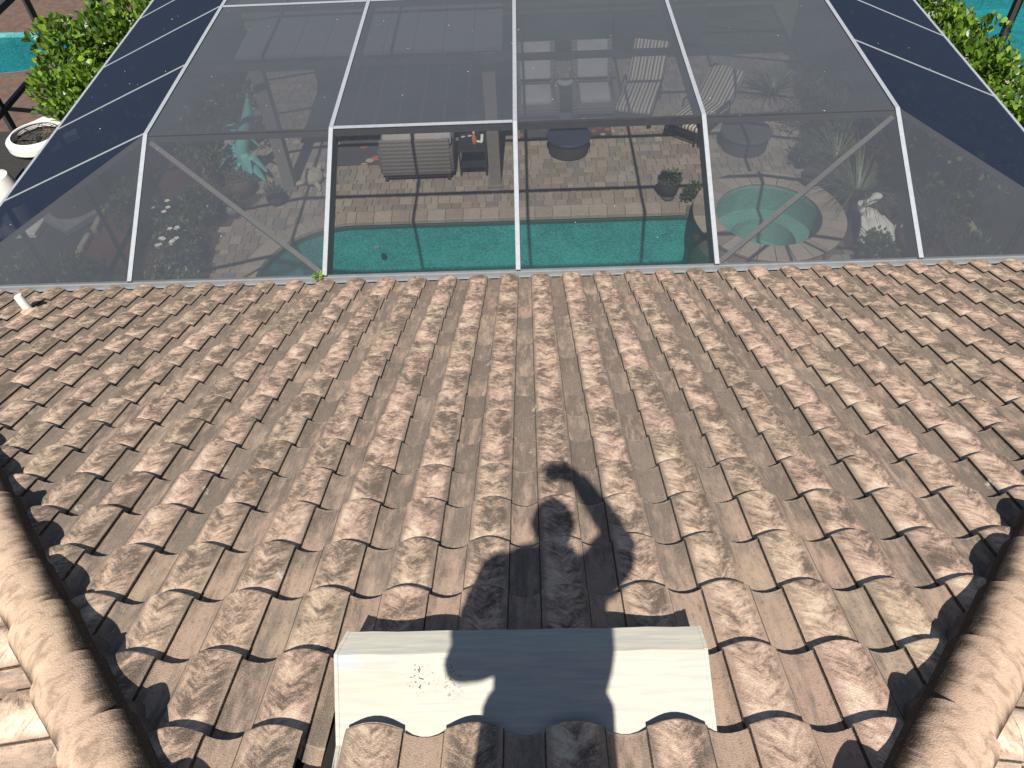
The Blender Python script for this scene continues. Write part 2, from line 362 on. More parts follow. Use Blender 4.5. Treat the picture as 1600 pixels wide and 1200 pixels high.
def wicker_material():
    t = NT('brown_grey_wicker'); o = t.obj(); sep = t.new('ShaderNodeSeparateXYZ'); t.l.new(o, sep.inputs[0]); x, y, z = sep.outputs
    w1 = t.m('SINE', t.m('MULTIPLY', z, 92)); w2 = t.m('SINE', t.m('MULTIPLY', t.m('ADD', x, y), 60))
    f = t.m('ADD', t.m('MULTIPLY', t.m('ADD', w1, 1), .36), t.m('MULTIPLY', t.m('ADD', t.m('MULTIPLY', w1, w2), 1), .14)); n = t.noise(o, 6, 3)
    c = t.mix(f, (.10, .092, .086), (.225, .208, .195)); c = t.mix(t.m('MULTIPLY', n, .4), c, (.12, .10, .09))
    return t.done(c, .6, 0, .3, t.bump(f, .6, .01))
M_WICK = wicker_material()
M_CUSH = simple('grey_cushion', (.42, .42, .43), .95, .05, 14, bump=.2)
M_CUSHD = simple('taupe_cushion', (.40, .37, .34), .95, .05, 14, bump=.2)
def stripe_material():
    t = NT('striped_cushion'); sep = t.new('ShaderNodeSeparateXYZ'); t.l.new(t.obj(), sep.inputs[0])
    x = sep.outputs[0]; s1 = t.m('SINE', t.m('MULTIPLY', x, 92)); s2 = t.m('SINE', t.m('MULTIPLY', x, 230))
    f = t.rng(t.m('ADD', s1, t.m('MULTIPLY', s2, .5)), -.35, .1); c = t.mix(f, (.13, .105, .085), (.62, .57, .47))
    return t.done(c, .95, 0, .2)
M_STRIPE = stripe_material()
M_BLACK = simple('black_metal', (.03, .03, .032), .45, .1)
M_NAVY = simple('navy_cover', (.045, .055, .085), .5, .1, 5)
M_CHAR = simple('charcoal_stone', (.07, .072, .08), .7, .15, 8)
M_TEAL = simple('verdigris_paint', (.17, .55, .50), .55, .15, 8, col2=(.10, .40, .37))
M_STONE = simple('pale_stone', (.44, .39, .29), .9, .15, 12, bump=.4)
M_GREYSTONE = simple('grey_cast_stone', (.25, .25, .25), .9, .2, 14, bump=.5)
M_BROWN = simple('brown_ceramic', (.13, .09, .065), .5, .2, 8)
M_SWAN = simple('white_garden_swan', (.74, .72, .66), .8, .07, 10, bump=.3)
M_WHITE = simple('white_plastic', (.78, .77, .70), .5, .06, 6)
M_ACBODY = simple('dark_coil_guard', (.06, .055, .05), .7, .2, 30)
M_POST = simple('taupe_post', (.23, .205, .18), .8, .1, 10)
M_CANOPY = simple('grey_canopy_panel', (.16, .17, .18), .8, .08, 5)
def rug_material():
    t = NT('patterned_rug'); v_ = t.voro(t.v('MULTIPLY', t.obj(), (1, 1, 0)), 5.0, 'F1', 'Color'); r = t.white(v_)
    d = t.voro(t.v('MULTIPLY', t.obj(), (1, 1, 0)), 5.0)
    c = t.mix(t.rng(r, .45, .6), (.10, .095, .10), (.42, .10, .07)); c = t.mix(t.rng(r, .75, .8), c, (.40, .33, .25))
    c = t.mix(t.rng(d, .34, .42), c, (.09, .09, .10))
    return t.done(c, .97, 0, .1)
M_RUG = rug_material()
M_ORANGE = simple('orange_plastic', (.62, .20, .05), .4, .05)
M_TERRA = simple('terracotta_pavers', (.14, .09, .07), .9, .2, 6, bump=.3)
M_SKIN = simple('skin', (.46, .27, .19), .6, .06)
M_SHIRT = simple('grey_tshirt', (.25, .27, .30), .95, .06)
M_SHORTS = simple('navy_shorts', (.04, .05, .08), .95, .08)
M_HAIR = simple('brown_hair', (.05, .035, .025), .8, .2)
M_SHOE = simple('grey_shoe', (.15, .15, .16), .8, .1)

# ------------------------------------------------------------------ ground, patio, pool
def flat_poly(name, loops, z, mat, parent=None):
    bm = bmesh.new()
    for lp in loops:
        vs = [bm.verts.new((x, y, z)) for x, y in lp]
        for i in range(len(vs)): bm.edges.new((vs[i], vs[(i + 1) % len(vs)]))
    bmesh.ops.triangle_fill(bm, use_beauty=True, use_dissolve=False, edges=bm.edges[:])
    for f in bm.faces:
        if f.normal.z < 0: f.normal_flip()
    me = bpy.data.meshes.new(name); bm.to_mesh(me); bm.free(); me.materials.append(mat)
    return link(bpy.data.objects.new(name, me), parent)
def arc(cx, cy, r, a0, a1, n): return [(cx + r * math.cos(R(lerp(a0, a1, i / n))), cy + r * math.sin(R(lerp(a0, a1, i / n)))) for i in range(n + 1)]
POOL = [(2.95, 6.5)] + arc(2.55, 10.42, .38, 0, 90, 6) + arc(-2.95, 9.35, 1.45, 90, 180, 14) + [(-4.40, 7.6)] + arc(-3.6, 7.3, .8, 180, 270, 6)
SPC = (3.86, 10.28); SPI, SPO, SPZ = .84, 1.19, .30
def inside(pt, poly):
    x, y = pt; c = False; n = len(poly)
    for i in range(n):
        x1, y1 = poly[i]; x2, y2 = poly[i - 1]
        if (y1 > y) != (y2 > y) and x < (x2 - x1) * (y - y1) / (y2 - y1) + x1: c = not c
    return c
def grow(poly, d):
    n = len(poly); out = []
    for i in range(n):
        a, b, c = Vector(poly[i - 1]), Vector(poly[i]), Vector(poly[(i + 1) % n])
        e1 = (b - a).normalized(); e2 = (c - b).normalized(); n1 = Vector((e1.y, -e1.x)); n2 = Vector((e2.y, -e2.x))
        nn = (n1 + n2).normalized(); out.append(tuple(b + nn * d / max(.5, nn.dot(n1))))
    return out
big = [(-200, -40), (200, -40), (200, 300), (-200, 300)]
NPL = [(-17, 16.85), (-11.9, 16.9)] + arc(-11.8, 17.95, 1.05, -80, 85, 12) + [(-13.8, 19.1), (-17, 19.0)]
NPR = [(10.4, 14.6), (16, 14.6), (16, 21), (10.2, 21), (9.9, 18)]
SPH = arc(SPC[0], SPC[1], .88, 0, 350, 35)
gnd = flat_poly('lawn', [big, POOL, NPL, NPR, SPH], -.06, M_LAWN); tag(gnd, kind='structure')
PATIO = [(-5.0, 4.8), (5.05, 4.8), (5.05, 9.2), (4.95, 11.5), (4.75, 12.2), (5.3, 13.3), (5.6, 16.4), (-5.9, 16.4), (-5.9, 12.9), (-4.75, 11.7), (-5.25, 10.6), (-5.1, 9.3), (-5.0, 8)]
patio = flat_poly('patio', [PATIO, POOL, SPH], -.02, M_SAND); tag(patio, kind='structure')
# pavers: three sizes laid in broken courses, nearest the camera as separate pieces
POOLG = grow(POOL, .16)
cells = []; y = 10.55
ymin, y = 8.6, 8.6
rowi = 0
while y < 16.3:
    hgt = (.12, .155, .205)[rowi % 3]; x = -5.9 - random.random() * .2
    while x < 5.6:
        wd = random.choice((.12, .155, .205, .235)); cx, cy = x + wd / 2, y + hgt / 2
        if inside((cx, cy), PATIO) and not inside((cx, cy), POOLG) and math.hypot(cx - SPC[0], cy - SPC[1]) > SPO + .02:
            cells.append((cx, cy, wd, hgt))
        x += wd
    y += hgt; rowi += 1
pm = {}
def paver_mesh(w, h, k):
    key = (round(w, 3), round(h, 3), k)
    if key not in pm:
        b = MB(); g = .004; c = .006
        for z, d in ((-.03, 0), (-.004, 0), (0, c)): b.v += [(sx * (w / 2 - g - d), sy * (h / 2 - g - d), z) for sx, sy in ((-1, -1), (1, -1), (1, 1), (-1, 1))]
        for j in range(2): b.f += [(j * 4 + i, j * 4 + (i + 1) % 4, j * 4 + 4 + (i + 1) % 4, j * 4 + 4 + i) for i in range(4)]
        b.f.append((8, 9, 10, 11)); me = bpy.data.meshes.new('paver'); me.from_pydata(b.v, [], b.f); me.materials.append(M_PAV[k]); pm[key] = (me, b.v, b.f)
    return pm[key]
vis = [c for c in cells if -4.9 < c[0] < 4.9 and c[1] < 14.2]
vis.sort(key=lambda c: c[1]); near = set(id(c) for c in vis[:300])
rest = MB()
for c in cells:
    k = random.choice((0, 0, 1, 1, 2, 3, 4, 5, 6, 7)); me, v_, f_ = paver_mesh(c[2], c[3], k); dz = random.uniform(-.002, .002)
    if id(c) in near:
        o = bpy.data.objects.new('paver', me); o.location = (c[0], c[1], dz); o.rotation_euler = (random.uniform(-.006, .006), random.uniform(-.006, .006), random.uniform(-.008, .008)); link(o, patio)
    else: rest.add([(p[0] + c[0], p[1] + c[1], p[2] + dz) for p in v_], f_, k)
tag(rest.build('paver_field', M_PAV, patio), kind='stuff')
# pool
pool = thing('swimming_pool', 'teal pebble-finish swimming pool with painted sparkle, rounded end and pale coping', 'swimming pool', (0, 0, 0))
def wall_strip(loop, z0, z1, mat, name, parent, flip=False):
    b = MB(); n = len(loop)
    b.v = [(x, y, z) for z in (z0, z1) for x, y in loop]
    b.f = [((i, n + i, n + (i + 1) % n, (i + 1) % n) if not flip else (i, (i + 1) % n, n + (i + 1) % n, n + i)) for i in range(n)]
    return b.build(name, mat, parent)
wall_strip(POOL, -1.45, -.004, M_BASIN, 'basin_wall', pool)
flat_poly('basin_floor', [grow(POOL, .02)], -1.4, M_BASIN, pool)
flat_poly('water', [grow(POOL, .005)], -.10, M_WATER, pool)
tile_band = wall_strip(grow(POOL, -.006), -.16, -.012, simple('waterline_tile', (.16, .16, .15), .4, .2, 30), 'waterline_tile', pool)
# coping stones along the visible edge
PG = grow(POOL, .27); acc = []
n = len(POOL); seg = []
for i in range(n):
    a, b_ = Vector(POOL[i]), Vector(POOL[(i + 1) % n]); ga, gb = Vector(PG[i]), Vector(PG[(i + 1) % n]); L = (b_ - a).length; k = max(1, round(L / .30))
    for j in range(k): seg.append((a.lerp(b_, j / k), a.lerp(b_, (j + 1) / k), ga.lerp(gb, j / k), ga.lerp(gb, (j + 1) / k)))
for a, b_, ga, gb in seg:
    if min(a.y, b_.y) < 8.0 or math.hypot(a.x - SPC[0], a.y - SPC[1]) < SPO + .12: continue
    mb = MB(); e = (b_ - a).normalized() * .003; inn = (a - ga).normalized() * .03
    P4 = [a + e + inn, b_ - e + inn, gb - e, ga + e]
    mb.add([(p.x, p.y, z) for z in (-.05, .014) for p in P4] + [(p.x * .97 + q_.x * .03, p.y * .97 + q_.y * .03, .02) for p, q_ in zip(P4, (P4[2], P4[3], P4[0], P4[1]))],
           [(0, 1, 5, 4), (1, 2, 6, 5), (2, 3, 7, 6), (3, 0, 4, 7), (4, 5, 9, 8), (5, 6, 10, 9), (6, 7, 11, 10), (7, 4, 8, 11), (8, 9, 10, 11)])
    mb.build('coping_stone', random.choice((M_COPE, M_COPE, M_PAV[5], M_PAV[1])), pool)
for x_, y_ in ((-2.75, 10.74),):
    MB().lathe([(.055, 0), (.055, .02), (.04, .026), (0, .028)], (0, 0, 0), 14).build('return_jet', M_CUSH, pool, M=Matrix.Translation((-2.6, 10.45, -.28)))
# spa
spa = thing('spa', 'raised round spa with paver rim and turquoise water beside the pool', 'spa', (SPC[0], SPC[1], 0))
N = 26
for i in range(N):
    a0, a1 = 2 * math.pi * i / N + .006, 2 * math.pi * (i + 1) / N - .006; b = MB(); k = 3
    ang = [lerp(a0, a1, j / k) for j in range(k + 1)]
    for z, ri, ro in ((SPZ - .055, SPI, SPO), (SPZ - .008, SPI - .012, SPO + .012), (SPZ, SPI + .004, SPO - .004)):
        for r_ in (ri, ro): b.v += [(r_ * math.cos(t), r_ * math.sin(t), z) for t in ang]
    m_ = k + 1
    def idx(l, o_, j): return l * 2 * m_ + o_ * m_ + j
    for j in range(k):
        for l in range(2):
            b.f += [(idx(l, 1, j), idx(l, 1, j + 1), idx(l + 1, 1, j + 1), idx(l + 1, 1, j)), (idx(l, 0, j + 1), idx(l, 0, j), idx(l + 1, 0, j), idx(l + 1, 0, j + 1))]
        b.f.append((idx(2, 0, j + 1), idx(2, 0, j), idx(2, 1, j), idx(2, 1, j + 1)))
    for j, fl in ((0, 0), (k, 1)):
        for l in range(2):
            q_ = (idx(l, 0, j), idx(l, 1, j), idx(l + 1, 1, j), idx(l + 1, 0, j)); b.f.append(q_ if not fl else q_[::-1])
    b.mi = [0] * len(b.f); b.build('rim_stone', random.choice((M_COPE, M_PAV[1], M_PAV[2], M_PAV[5])), spa)
MB().lathe([(SPO - .03, -1.3), (SPO - .03, SPZ - .056)], n=48, caps=False).build('outer_wall', M_PAV[2], spa, True)
MB().lathe([(SPI, SPZ - .03), (SPI, -.22), (SPI - .30, -.22), (SPI - .33, -.62), (0, -.62)], n=48, caps=False).build('basin', M_SPABASIN, spa, True)
flat_poly('water', [arc(0, 0, SPI - .002, 0, 352.5, 47)], SPZ - .10, M_SPAWATER, spa)
MB().lathe([(.09, -.60), (.09, -.57), (0, -.56)], n=16).build('drain', M_GREYSTONE, spa)

# ------------------------------------------------------------------ house: tiled hip roof
house = thing('house', 'house with weathered barrel tile hip roof sloping down to the screened patio', 'house', (0, 5.0, 0))
HO = Vector((0, 5.0, 0))
def hb(mb, name, mat, parent=None, smooth=False, angle=35):
    mb.v = [(p[0] - HO.x, p[1] - HO.y, p[2] - HO.z) for p in mb.v]
    return mb.build(name, mat, parent or house, smooth, angle=angle)
APX, APS = -.066, .32
APEX = roof(APX, APS, 0)                               # where ridge and both hips meet
EAVE_S = V0 + 12 * EXP
TT, TL, TB = .050, EXP + .06, -.070                    # nose lift, tile length, bed offset
def profile():
    pr = []; pw = Q * W
    for i in range(6):
        tt = i / 5; pr.append((pw * tt, .021 * (2 * tt - 1) ** 2, i in (0, 5)))
    pr.append((pw - .001, .033, True)); k = 11
    for i in range(1, k):
        a = -1 + 2 * i / k; a = math.sin(a * math.pi / 2 * .999) * .5 + a * .5
        pr.append((pw + (1 - Q) * W * (a + 1) / 2, .033 + .028 * max(0, 1 - a * a) ** 1.2, False))
    pr.append((W + .001, .033, True)); pr.append((W + .0005, .015, True))
    return pr
PR = profile()
def tile_local(dn=0, dx=0):
    # local axes: x across, y down the slope (nose at y = 0), z square to the roof
    vs = []; fs = []; n = len(PR)
    for d in (TL, 0.016, 0.0):
        for x, z, _ in PR:
            vs.append((x + dx, -d, z + TT * (1 - d / TL) + TB + dn - (.003 if d == 0 else 0)))
    for x, z, _ in PR: vs.append((x + dx, -.004, z + TT + TB + dn - .017))
    for r_ in range(3):
        for i in range(n - 1): fs.append((r_ * n + i, (r_ + 1) * n + i, (r_ + 1) * n + i + 1, r_ * n + i + 1))
    return vs, fs
TV, TF = tile_local()
TF = [f[::-1] if True else f for f in TF]
def tile_mesh(name, vs, fs, mat):
    me = bpy.data.meshes.new(name); me.from_pydata(vs, [], fs); me.materials.append(mat); me.update()
    me.polygons.foreach_set('use_smooth', [True] * len(fs)); me.set_sharp_from_angle(angle=R(40))
    return me
class Slope:
    def __init__(s, X, S, org): s.X, s.S, s.N, s.O = X, S, X.cross(S) * 1.0, org
    def mat(s, x, y, n=0):
        m_ = Matrix((s.X, s.S, s.N)).transposed().to_4x4(); m_.translation = s.O + s.X * x + s.S * y + s.N * n
        return m_
def visible(P, mx=.16, my=.16):
    d = P - CAMP; z = d.dot(fw)
    if z < .1: return False
    return abs(1202 * d.dot(rt) / z) < 800 * (1 + mx) and -600 * (1 + my) < 1202 * d.dot(up) / z < 600 * (1 + my)
# underlay of the three slopes
front = Slope(XD, SD, roof(0, 0)); 
LS = Slope(Vector((0, 1, 0)), Vector((-CS, 0, -SN)), APEX); RS = Slope(Vector((0, -1, 0)), Vector((CS, 0, -SN)), APEX)
run = EAVE_S - APS
BACK = 3.2
def hipx(s_): return (s_ - APS) * CS                     # half width of the front slope at slope length s
b = MB(); nn = ND * -.075
b.add([APEX + nn, roof(APX - hipx(EAVE_S), EAVE_S) + nn, roof(APX + hipx(EAVE_S), EAVE_S) + nn], [(0, 1, 2)])
slope_f = hb(b, 'roof_slope', M_UNDER)
slopes = {}
for nm, sl_ in (('L', LS), ('R', RS)):
    sgn = 1 if nm == 'L' else -1
    b = MB(); nn = sl_.N * -.075; P = lambda a, q_: sl_.O + sl_.X * (a * sgn) + sl_.S * q_ + nn
    b.add([P(0, 0), P(run * CS, run), P(-BACK, run), P(-BACK, 0)], [(0, 1, 2, 3)]); slopes[nm] = hb(b, 'roof_slope', M_UNDER)
# tiles of the front slope
kmin = int(math.floor((APS - V0) / EXP)) ; tiles = []
for k in range(kmin, 13):
    sn = V0 + k * EXP; hw = hipx(sn) + .1
    for c in range(-26, 27):
        x0 = U0 + c * W
        if x0 + W < APX - hw or x0 > APX + hw: continue
        tiles.append((k, c, x0, sn))
VENT = (-.635, .525, 1.62, 2.10)
def cut_planes(): 
    d1 = Vector((-1, 1, -math.tan(SIG))).normalized(); d2 = Vector((1, 1, -math.tan(SIG))).normalized(); z = Vector((0, 0, 1))
    return (d1.cross(z).normalized(), d2.cross(z).normalized())
HP = cut_planes()                                        # horizontal normals square to each hip
def inward(P, i, margin=.055):
    nrm = HP[i] if (HP[i].dot(Vector((0, 1, 0))) > 0) else -HP[i]
    return (P - APEX).dot(nrm) - margin
def clipped(vs_world, fs, tests, off):
    bm = bmesh.new(); V = [bm.verts.new(p) for p in vs_world]
    for f in fs: bm.faces.new([V[i] for i in f])
    for nrm, co in tests:
        bmesh.ops.bisect_plane(bm, geom=bm.verts[:] + bm.edges[:] + bm.faces[:], plane_co=co, plane_no=nrm, clear_inner=True)
    if not bm.faces: bm.free(); return None
    bm.verts.index_update(); out = ([tuple(v.co - off) for v in bm.verts], [tuple(v.index for v in f.verts) for f in bm.faces]); bm.free()
    return out
base_me = tile_mesh('roof_tile', TV, TF, M_TILE)
def score(t):
    P = roof(t[2] + W / 2, t[3] - EXP / 2)
    if not visible(P, .03, .03): return -1
    d = (P - CAMP); return 1 / d.length
order = sorted(tiles, key=score, reverse=True)
single = set((t[0], t[1]) for t in order[:300] if score(t) > 0)
field = MB(); rnd = random.Random(3)
for (k, c, x0, sn) in tiles:
    M4 = front.mat(x0 + rnd.uniform(-.0015, .0015), sn + rnd.uniform(-.004, .004), rnd.uniform(-.0015, .0015)) @ Matrix.Rotation(rnd.uniform(-.004, .004), 4, 'Z')
    cx, cs = x0 + W / 2, sn - EXP / 2
    if k == -4 and c in (-1, 0, 1): continue
    vcut = None
    if k == -4 and c == -2: vcut = (Vector((-1, 0, 0)), roof(-.668, 2))
    if k == -5 and c == -2: vcut = (Vector((1, 0, 0)), roof(-.596, 2))
    if k == -4 and c == 2: vcut = (Vector((1, 0, 0)), roof(.536, 2))
    corners = [M4 @ Vector((x, y, 0)) for x in (0, W) for y in (0, -TL)]
    ins = [[inward(P, i) for P in corners] for i in (0, 1)]
    if max(ins[0]) < 0 or max(ins[1]) < 0: continue
    clip = min(ins[0]) < 0 or min(ins[1]) < 0 or vcut
    one = (k, c) in single
    if clip:
        tests = [((HP[i] if HP[i].y > 0 else -HP[i]), APEX + (HP[i] if HP[i].y > 0 else -HP[i]) * .055) for i in (0, 1)] + ([vcut] if vcut else [])
        r_ = clipped([M4 @ Vector(p) for p in TV], TF, tests, HO)
        if r_ is None: continue
        if one: o = link(bpy.data.objects.new('roof_tile', tile_mesh('cut_tile', r_[0], r_[1], M_TILE)), slope_f)
        else: field.add(r_[0], r_[1])
    elif one:
        o = bpy.data.objects.new('roof_tile', base_me); o.matrix_world = Matrix.Translation(-HO) @ M4; link(o, slope_f)
    else: field.add([M4 @ Vector(p) - HO for p in TV], TF)
fo = field.build('tile_field', M_TILE, slope_f, True, angle=40); tag(fo, kind='stuff')
# side slopes, mostly hidden behind the hips
for nm, sl_ in (('L', LS), ('R', RS)):
    mat = tile_material('concrete_tile_' + ('west' if nm == 'L' else 'east'), sl_.O, sl_.X, sl_.S, False); fld = MB(); sgn = 1 if nm == 'L' else -1
    nrm = (HP[0] if nm == 'L' else HP[1]); nrm = nrm if nrm.y < 0 else -nrm
    for k in range(1, 22):
        for c in range(-24, 25):
            x0 = c * W; ys = k * EXP; a = x0 * sgn
            if max(a, a + sgn * W) < -BACK or min(a, a + sgn * W) > ys * CS + .1: continue
            M4 = sl_.mat(x0, ys, rnd.uniform(-.0015, .0015)); cr = [M4 @ Vector((x, y, 0)) for x in (0, W) for y in (0, -TL)]
            dd = [(P - APEX).dot(nrm) - .055 for P in cr]
            if max(dd) < 0: continue
            if min(dd) < 0:
                r_ = clipped([M4 @ Vector(p) for p in TV], TF, [(nrm, APEX + nrm * .055)], HO)
                if r_: fld.add(*r_)
            else: fld.add([M4 @ Vector(p) - HO for p in TV], TF)
    tag(fld.build('tile_field', mat, slopes[nm], True, angle=40), kind='stuff')
# hip and ridge caps on a lumpy mortar bed
def cap_mesh():
    b = MB(); n = 14; L = .44
    for y, r_, lift in ((0, .100, 0), (.16, .105, .004), (.42, .117, .012), (L, .118, .012)):
        for j in range(n + 1):
            t = math.pi * j / n; b.v.append((y, -r_ * math.cos(t) * 1.02, r_ * .98 * math.sin(t) ** .9 + lift + .012))
    for j in range(n + 1):
        t = math.pi * j / n; b.v.append((L - .003, -.102 * math.cos(t), .100 * math.sin(t) ** .9 + .02))
    b.f = [(r_ * (n + 1) + j, r_ * (n + 1) + j + 1, (r_ + 1) * (n + 1) + j + 1, (r_ + 1) * (n + 1) + j) for r_ in range(4) for j in range(n)]
    b.f = [f[::-1] for f in b.f]
    return tile_mesh('hip_cap', b.v, b.f, M_CAP)
CAPM = cap_mesh()
def hip_line(name, A, d, length, label=None, step=.365):
    d = d.normalized(); side = d.cross(Vector((0, 0, 1))).normalized(); nz = side.cross(d).normalized()
    b = MB(); nseg = int(length / .045); rr = random.Random(5); jag = [(rr.uniform(-.012, .012), rr.uniform(-.012, .012), rr.uniform(-.01, .012)) for _ in range(nseg + 1)]
    for i in range(nseg + 1):
        P = A + d * (length * i / nseg); j0, j1, j2 = jag[i]
        for (x, z) in ((-.140 + j0, -.11), (-.108 + j0, -.045 + j2), (-.08, -.015), (.08, -.015), (.108 + j1, -.045 - j2), (.140 + j1, -.11)):
            b.v.append(tuple(P + side * x + nz * z))
    b.f = [(i * 6 + j, i * 6 + j + 1, i * 6 + 7 + j, i * 6 + 6 + j) for i in range(nseg) for j in range(5)]
    bed = hb(b, name, M_MORTAR, None, True, 60)
    m0 = Matrix((d, side, nz)).transposed().to_4x4()
    if nz.z < 0: raise Exception('cap')
    k = 0; rr = random.Random(9)
    while k * step < length - .2:
        o = bpy.data.objects.new('hip_cap', CAPM); mm = m0.copy(); mm.translation = A + d * (k * step) + nz * (-.040 + rr.uniform(-.004, .004)) - HO
        o.matrix_world = mm @ Matrix.Rotation(-.045, 4, 'Y') @ Matrix.Rotation(rr.uniform(-.02, .02), 4, 'Z'); link(o, bed); k += 1
    return bed
tn = math.tan(SIG)
hipdir = [Vector((-1, 1, -tn)), Vector((1, 1, -tn))]
HL = (EAVE_S - APS) * CS * Vector((1, 1, tn)).length
hip_line('hip_mortar', APEX, hipdir[0], HL); hip_line('hip_mortar', APEX, hipdir[1], HL)
hip_line('ridge_mortar', APEX + Vector((0, .05, 0)), Vector((0, -1, 0)), BACK)
# low-profile vent hood painted white
ventp = bpy.data.objects.new('roof_vent', None); ventp.location = roof(-.055, 1.9) - HO; link(ventp, house); ventp['label'] = 'white painted metal roof vent tucked under the tiles'
VO = roof(-.055, 1.9)
def vb(mb, name, mat): mb.v = [tuple(Vector(p) - VO) for p in mb.v]; return mb.build(name, mat, ventp)
def vp(x, s_, n): return roof(x, s_, n)
pts = [(-.614, .517, 1.58, -.065), (-.622, .522, 1.76, -.038), (-.666, .534, 1.995, .105), (-.645, .532, 2.095, .114)]
b = MB(); cols = 14
for xl, xr_, s_, n_ in pts:
    for i in range(cols + 1):
        b.v.append(tuple(vp(lerp(xl, xr_, i / cols), s_ + math.sin(i * 1.7) * .0012, n_ + math.sin(i * 2.3 + s_ * 9) * .0012)))
C1 = cols + 1
b.f = [(r_ * C1 + i, r_ * C1 + i + 1, (r_ + 1) * C1 + i + 1, (r_ + 1) * C1 + i) for r_ in range(3) for i in range(cols)]
hood = vb(b, 'hood', M_VENT); sm = hood.modifiers.new('thick', 'SOLIDIFY'); sm.thickness = .003; sm.offset = -1
for sx in (0, 1):
    b = MB(); o_ = (-.0015, .0015)[sx]
    top = [vp(p[sx] + o_, p[2], p[3] - .004) for p in pts]; bot = [vp(p[sx] + o_, p[2], -.04) for p in pts]
    b.add(top + bot, [(i, i + 1, 5 + i, 4 + i) for i in range(3)]); sd_ = vb(b, 'side_flange', M_VENT); sd_.modifiers.new('thick', 'SOLIDIFY').thickness = .003
    b = MB()
    b.beam(vp(pts[0][sx], 1.58, -.062), vp(pts[1][sx], 1.76, -.0345), .012, .006, ND); b.beam(vp(pts[1][sx], 1.76, -.0345), vp(pts[2][sx], 1.995, .1085), .012, .006, ND); b.beam(vp(pts[2][sx], 1.995, .1085), vp(pts[3][sx], 2.094, .1175), .012, .006, ND)
    vb(b, 'hem', M_VENT)
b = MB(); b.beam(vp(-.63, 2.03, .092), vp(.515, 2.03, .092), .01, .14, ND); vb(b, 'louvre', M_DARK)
b = MB(); b.beam(vp(-.64, 2.094, .111), vp(.526, 2.094, .111), .004, .014, ND); vb(b, 'front_lip', M_VENT)
# pipe stub through the tiles near the left end of the eave
b = MB(); P0 = roof(-4.66, 6.83, -.02); b.tube([P0, P0 + Vector((-.015, .0, .08)), P0 + Vector((-.035, .015, .17))], [.040, .039, .039], 12, caps=False); b.tube([P0 + Vector((-.025, .01, .12)), P0 + Vector((-.035, .015, .167))], [.033, .033], 12)
vp_ = hb(b, 'vent_pipe', M_WHITE, None, True); vp_['label'] = 'short pale plumbing pipe poking through the tiles'
b = MB(); b.lathe([(.12, -.01), (.10, .012), (.055, .03)], P0, 14, M=Matrix((XD, SD, ND)).transposed(), caps=False); hb(b, 'pipe_flashing', M_MORTAR, vp_) if False else hb(b, 'pipe_flashing', M_CAP, None, True)
# eave: fascia, gutter, soffit, wall
EY, EZ = roof(0, EAVE_S).y, roof(0, EAVE_S).z
b = MB(); b.beam((-6.45, EY - .10, EZ - .075), (6.35, EY - .10, EZ - .075), .03, .22); hb(b, 'fascia', M_STUCCO)
b = MB()
for p, q_ in (((EY - .06, EZ - .23), (EY + .07, EZ - .23)), ((EY + .07, EZ - .23), (EY + .07, EZ - .05)), ((EY + .07, EZ - .05), (EY + .045, EZ - .048))):
    b.add([(-6.45, p[0], p[1]), (6.35, p[0], p[1]), (6.35, q_[0], q_[1]), (-6.45, q_[0], q_[1])], [(0, 1, 2, 3)])
g = hb(b, 'gutter', M_GUT); g.modifiers.new('thick', 'SOLIDIFY').thickness = .004
b = MB(); b.box((-.05, EY - .55, EZ - .27), (12.9, .9, .03)); hb(b, 'soffit', M_STUCCO)
b = MB(); b.box((-.05, EY - .95, (EZ - .3) / 2), (12.4, .2, EZ - .3)); hb(b, 'wall', M_STUCCO)

# ------------------------------------------------------------------ screened pool enclosure
cage = thing('pool_enclosure', 'screened pool enclosure with pale capped rafters and side panels coloured dark for shade', 'pool enclosure', (0, 6, 0)); CO = Vector((0, 6, 0))
def cb(mb, name, mat, parent=None): mb.v = [(p[0] - CO.x, p[1] - CO.y, p[2] - CO.z) for p in mb.v]; return mb.build(name, mat, parent or cage)
RX = [-4.055, -2.065, -.118, 1.855, 3.850]
Y0, Y1, YB1, YB = EY + .085, 7.44, 15.4, 16.9
Z0, Z1 = EZ + .01, 3.65
PY = [7.44, 9.0, 10.68, 12.3, 13.9, 15.4]
XL, XR = -6.02, 5.82
CAPW = .045
def cap(a, b_, w=CAPW):
    mb = MB(); mb.beam(Vector(a) + Vector((0, 0, .012)), Vector(b_) + Vector((0, 0, .012)), w, .006); return cb(mb, 'cap_strip', M_ALU)
for i, x in enumerate(RX):
    for (a, b_) in (((x, Y0, Z0), (x, Y1, Z1)), ((x, Y1, Z1), (x, YB1, Z1)), ((x, YB1, Z1), (x, YB, Z0))):
        mb = MB(); mb.beam(Vector(a) - Vector((0, 0, .004)), Vector(b_) - Vector((0, 0, .004)), .05, .20); cb(mb, 'rafter', M_BRONZE); cap(a, b_)
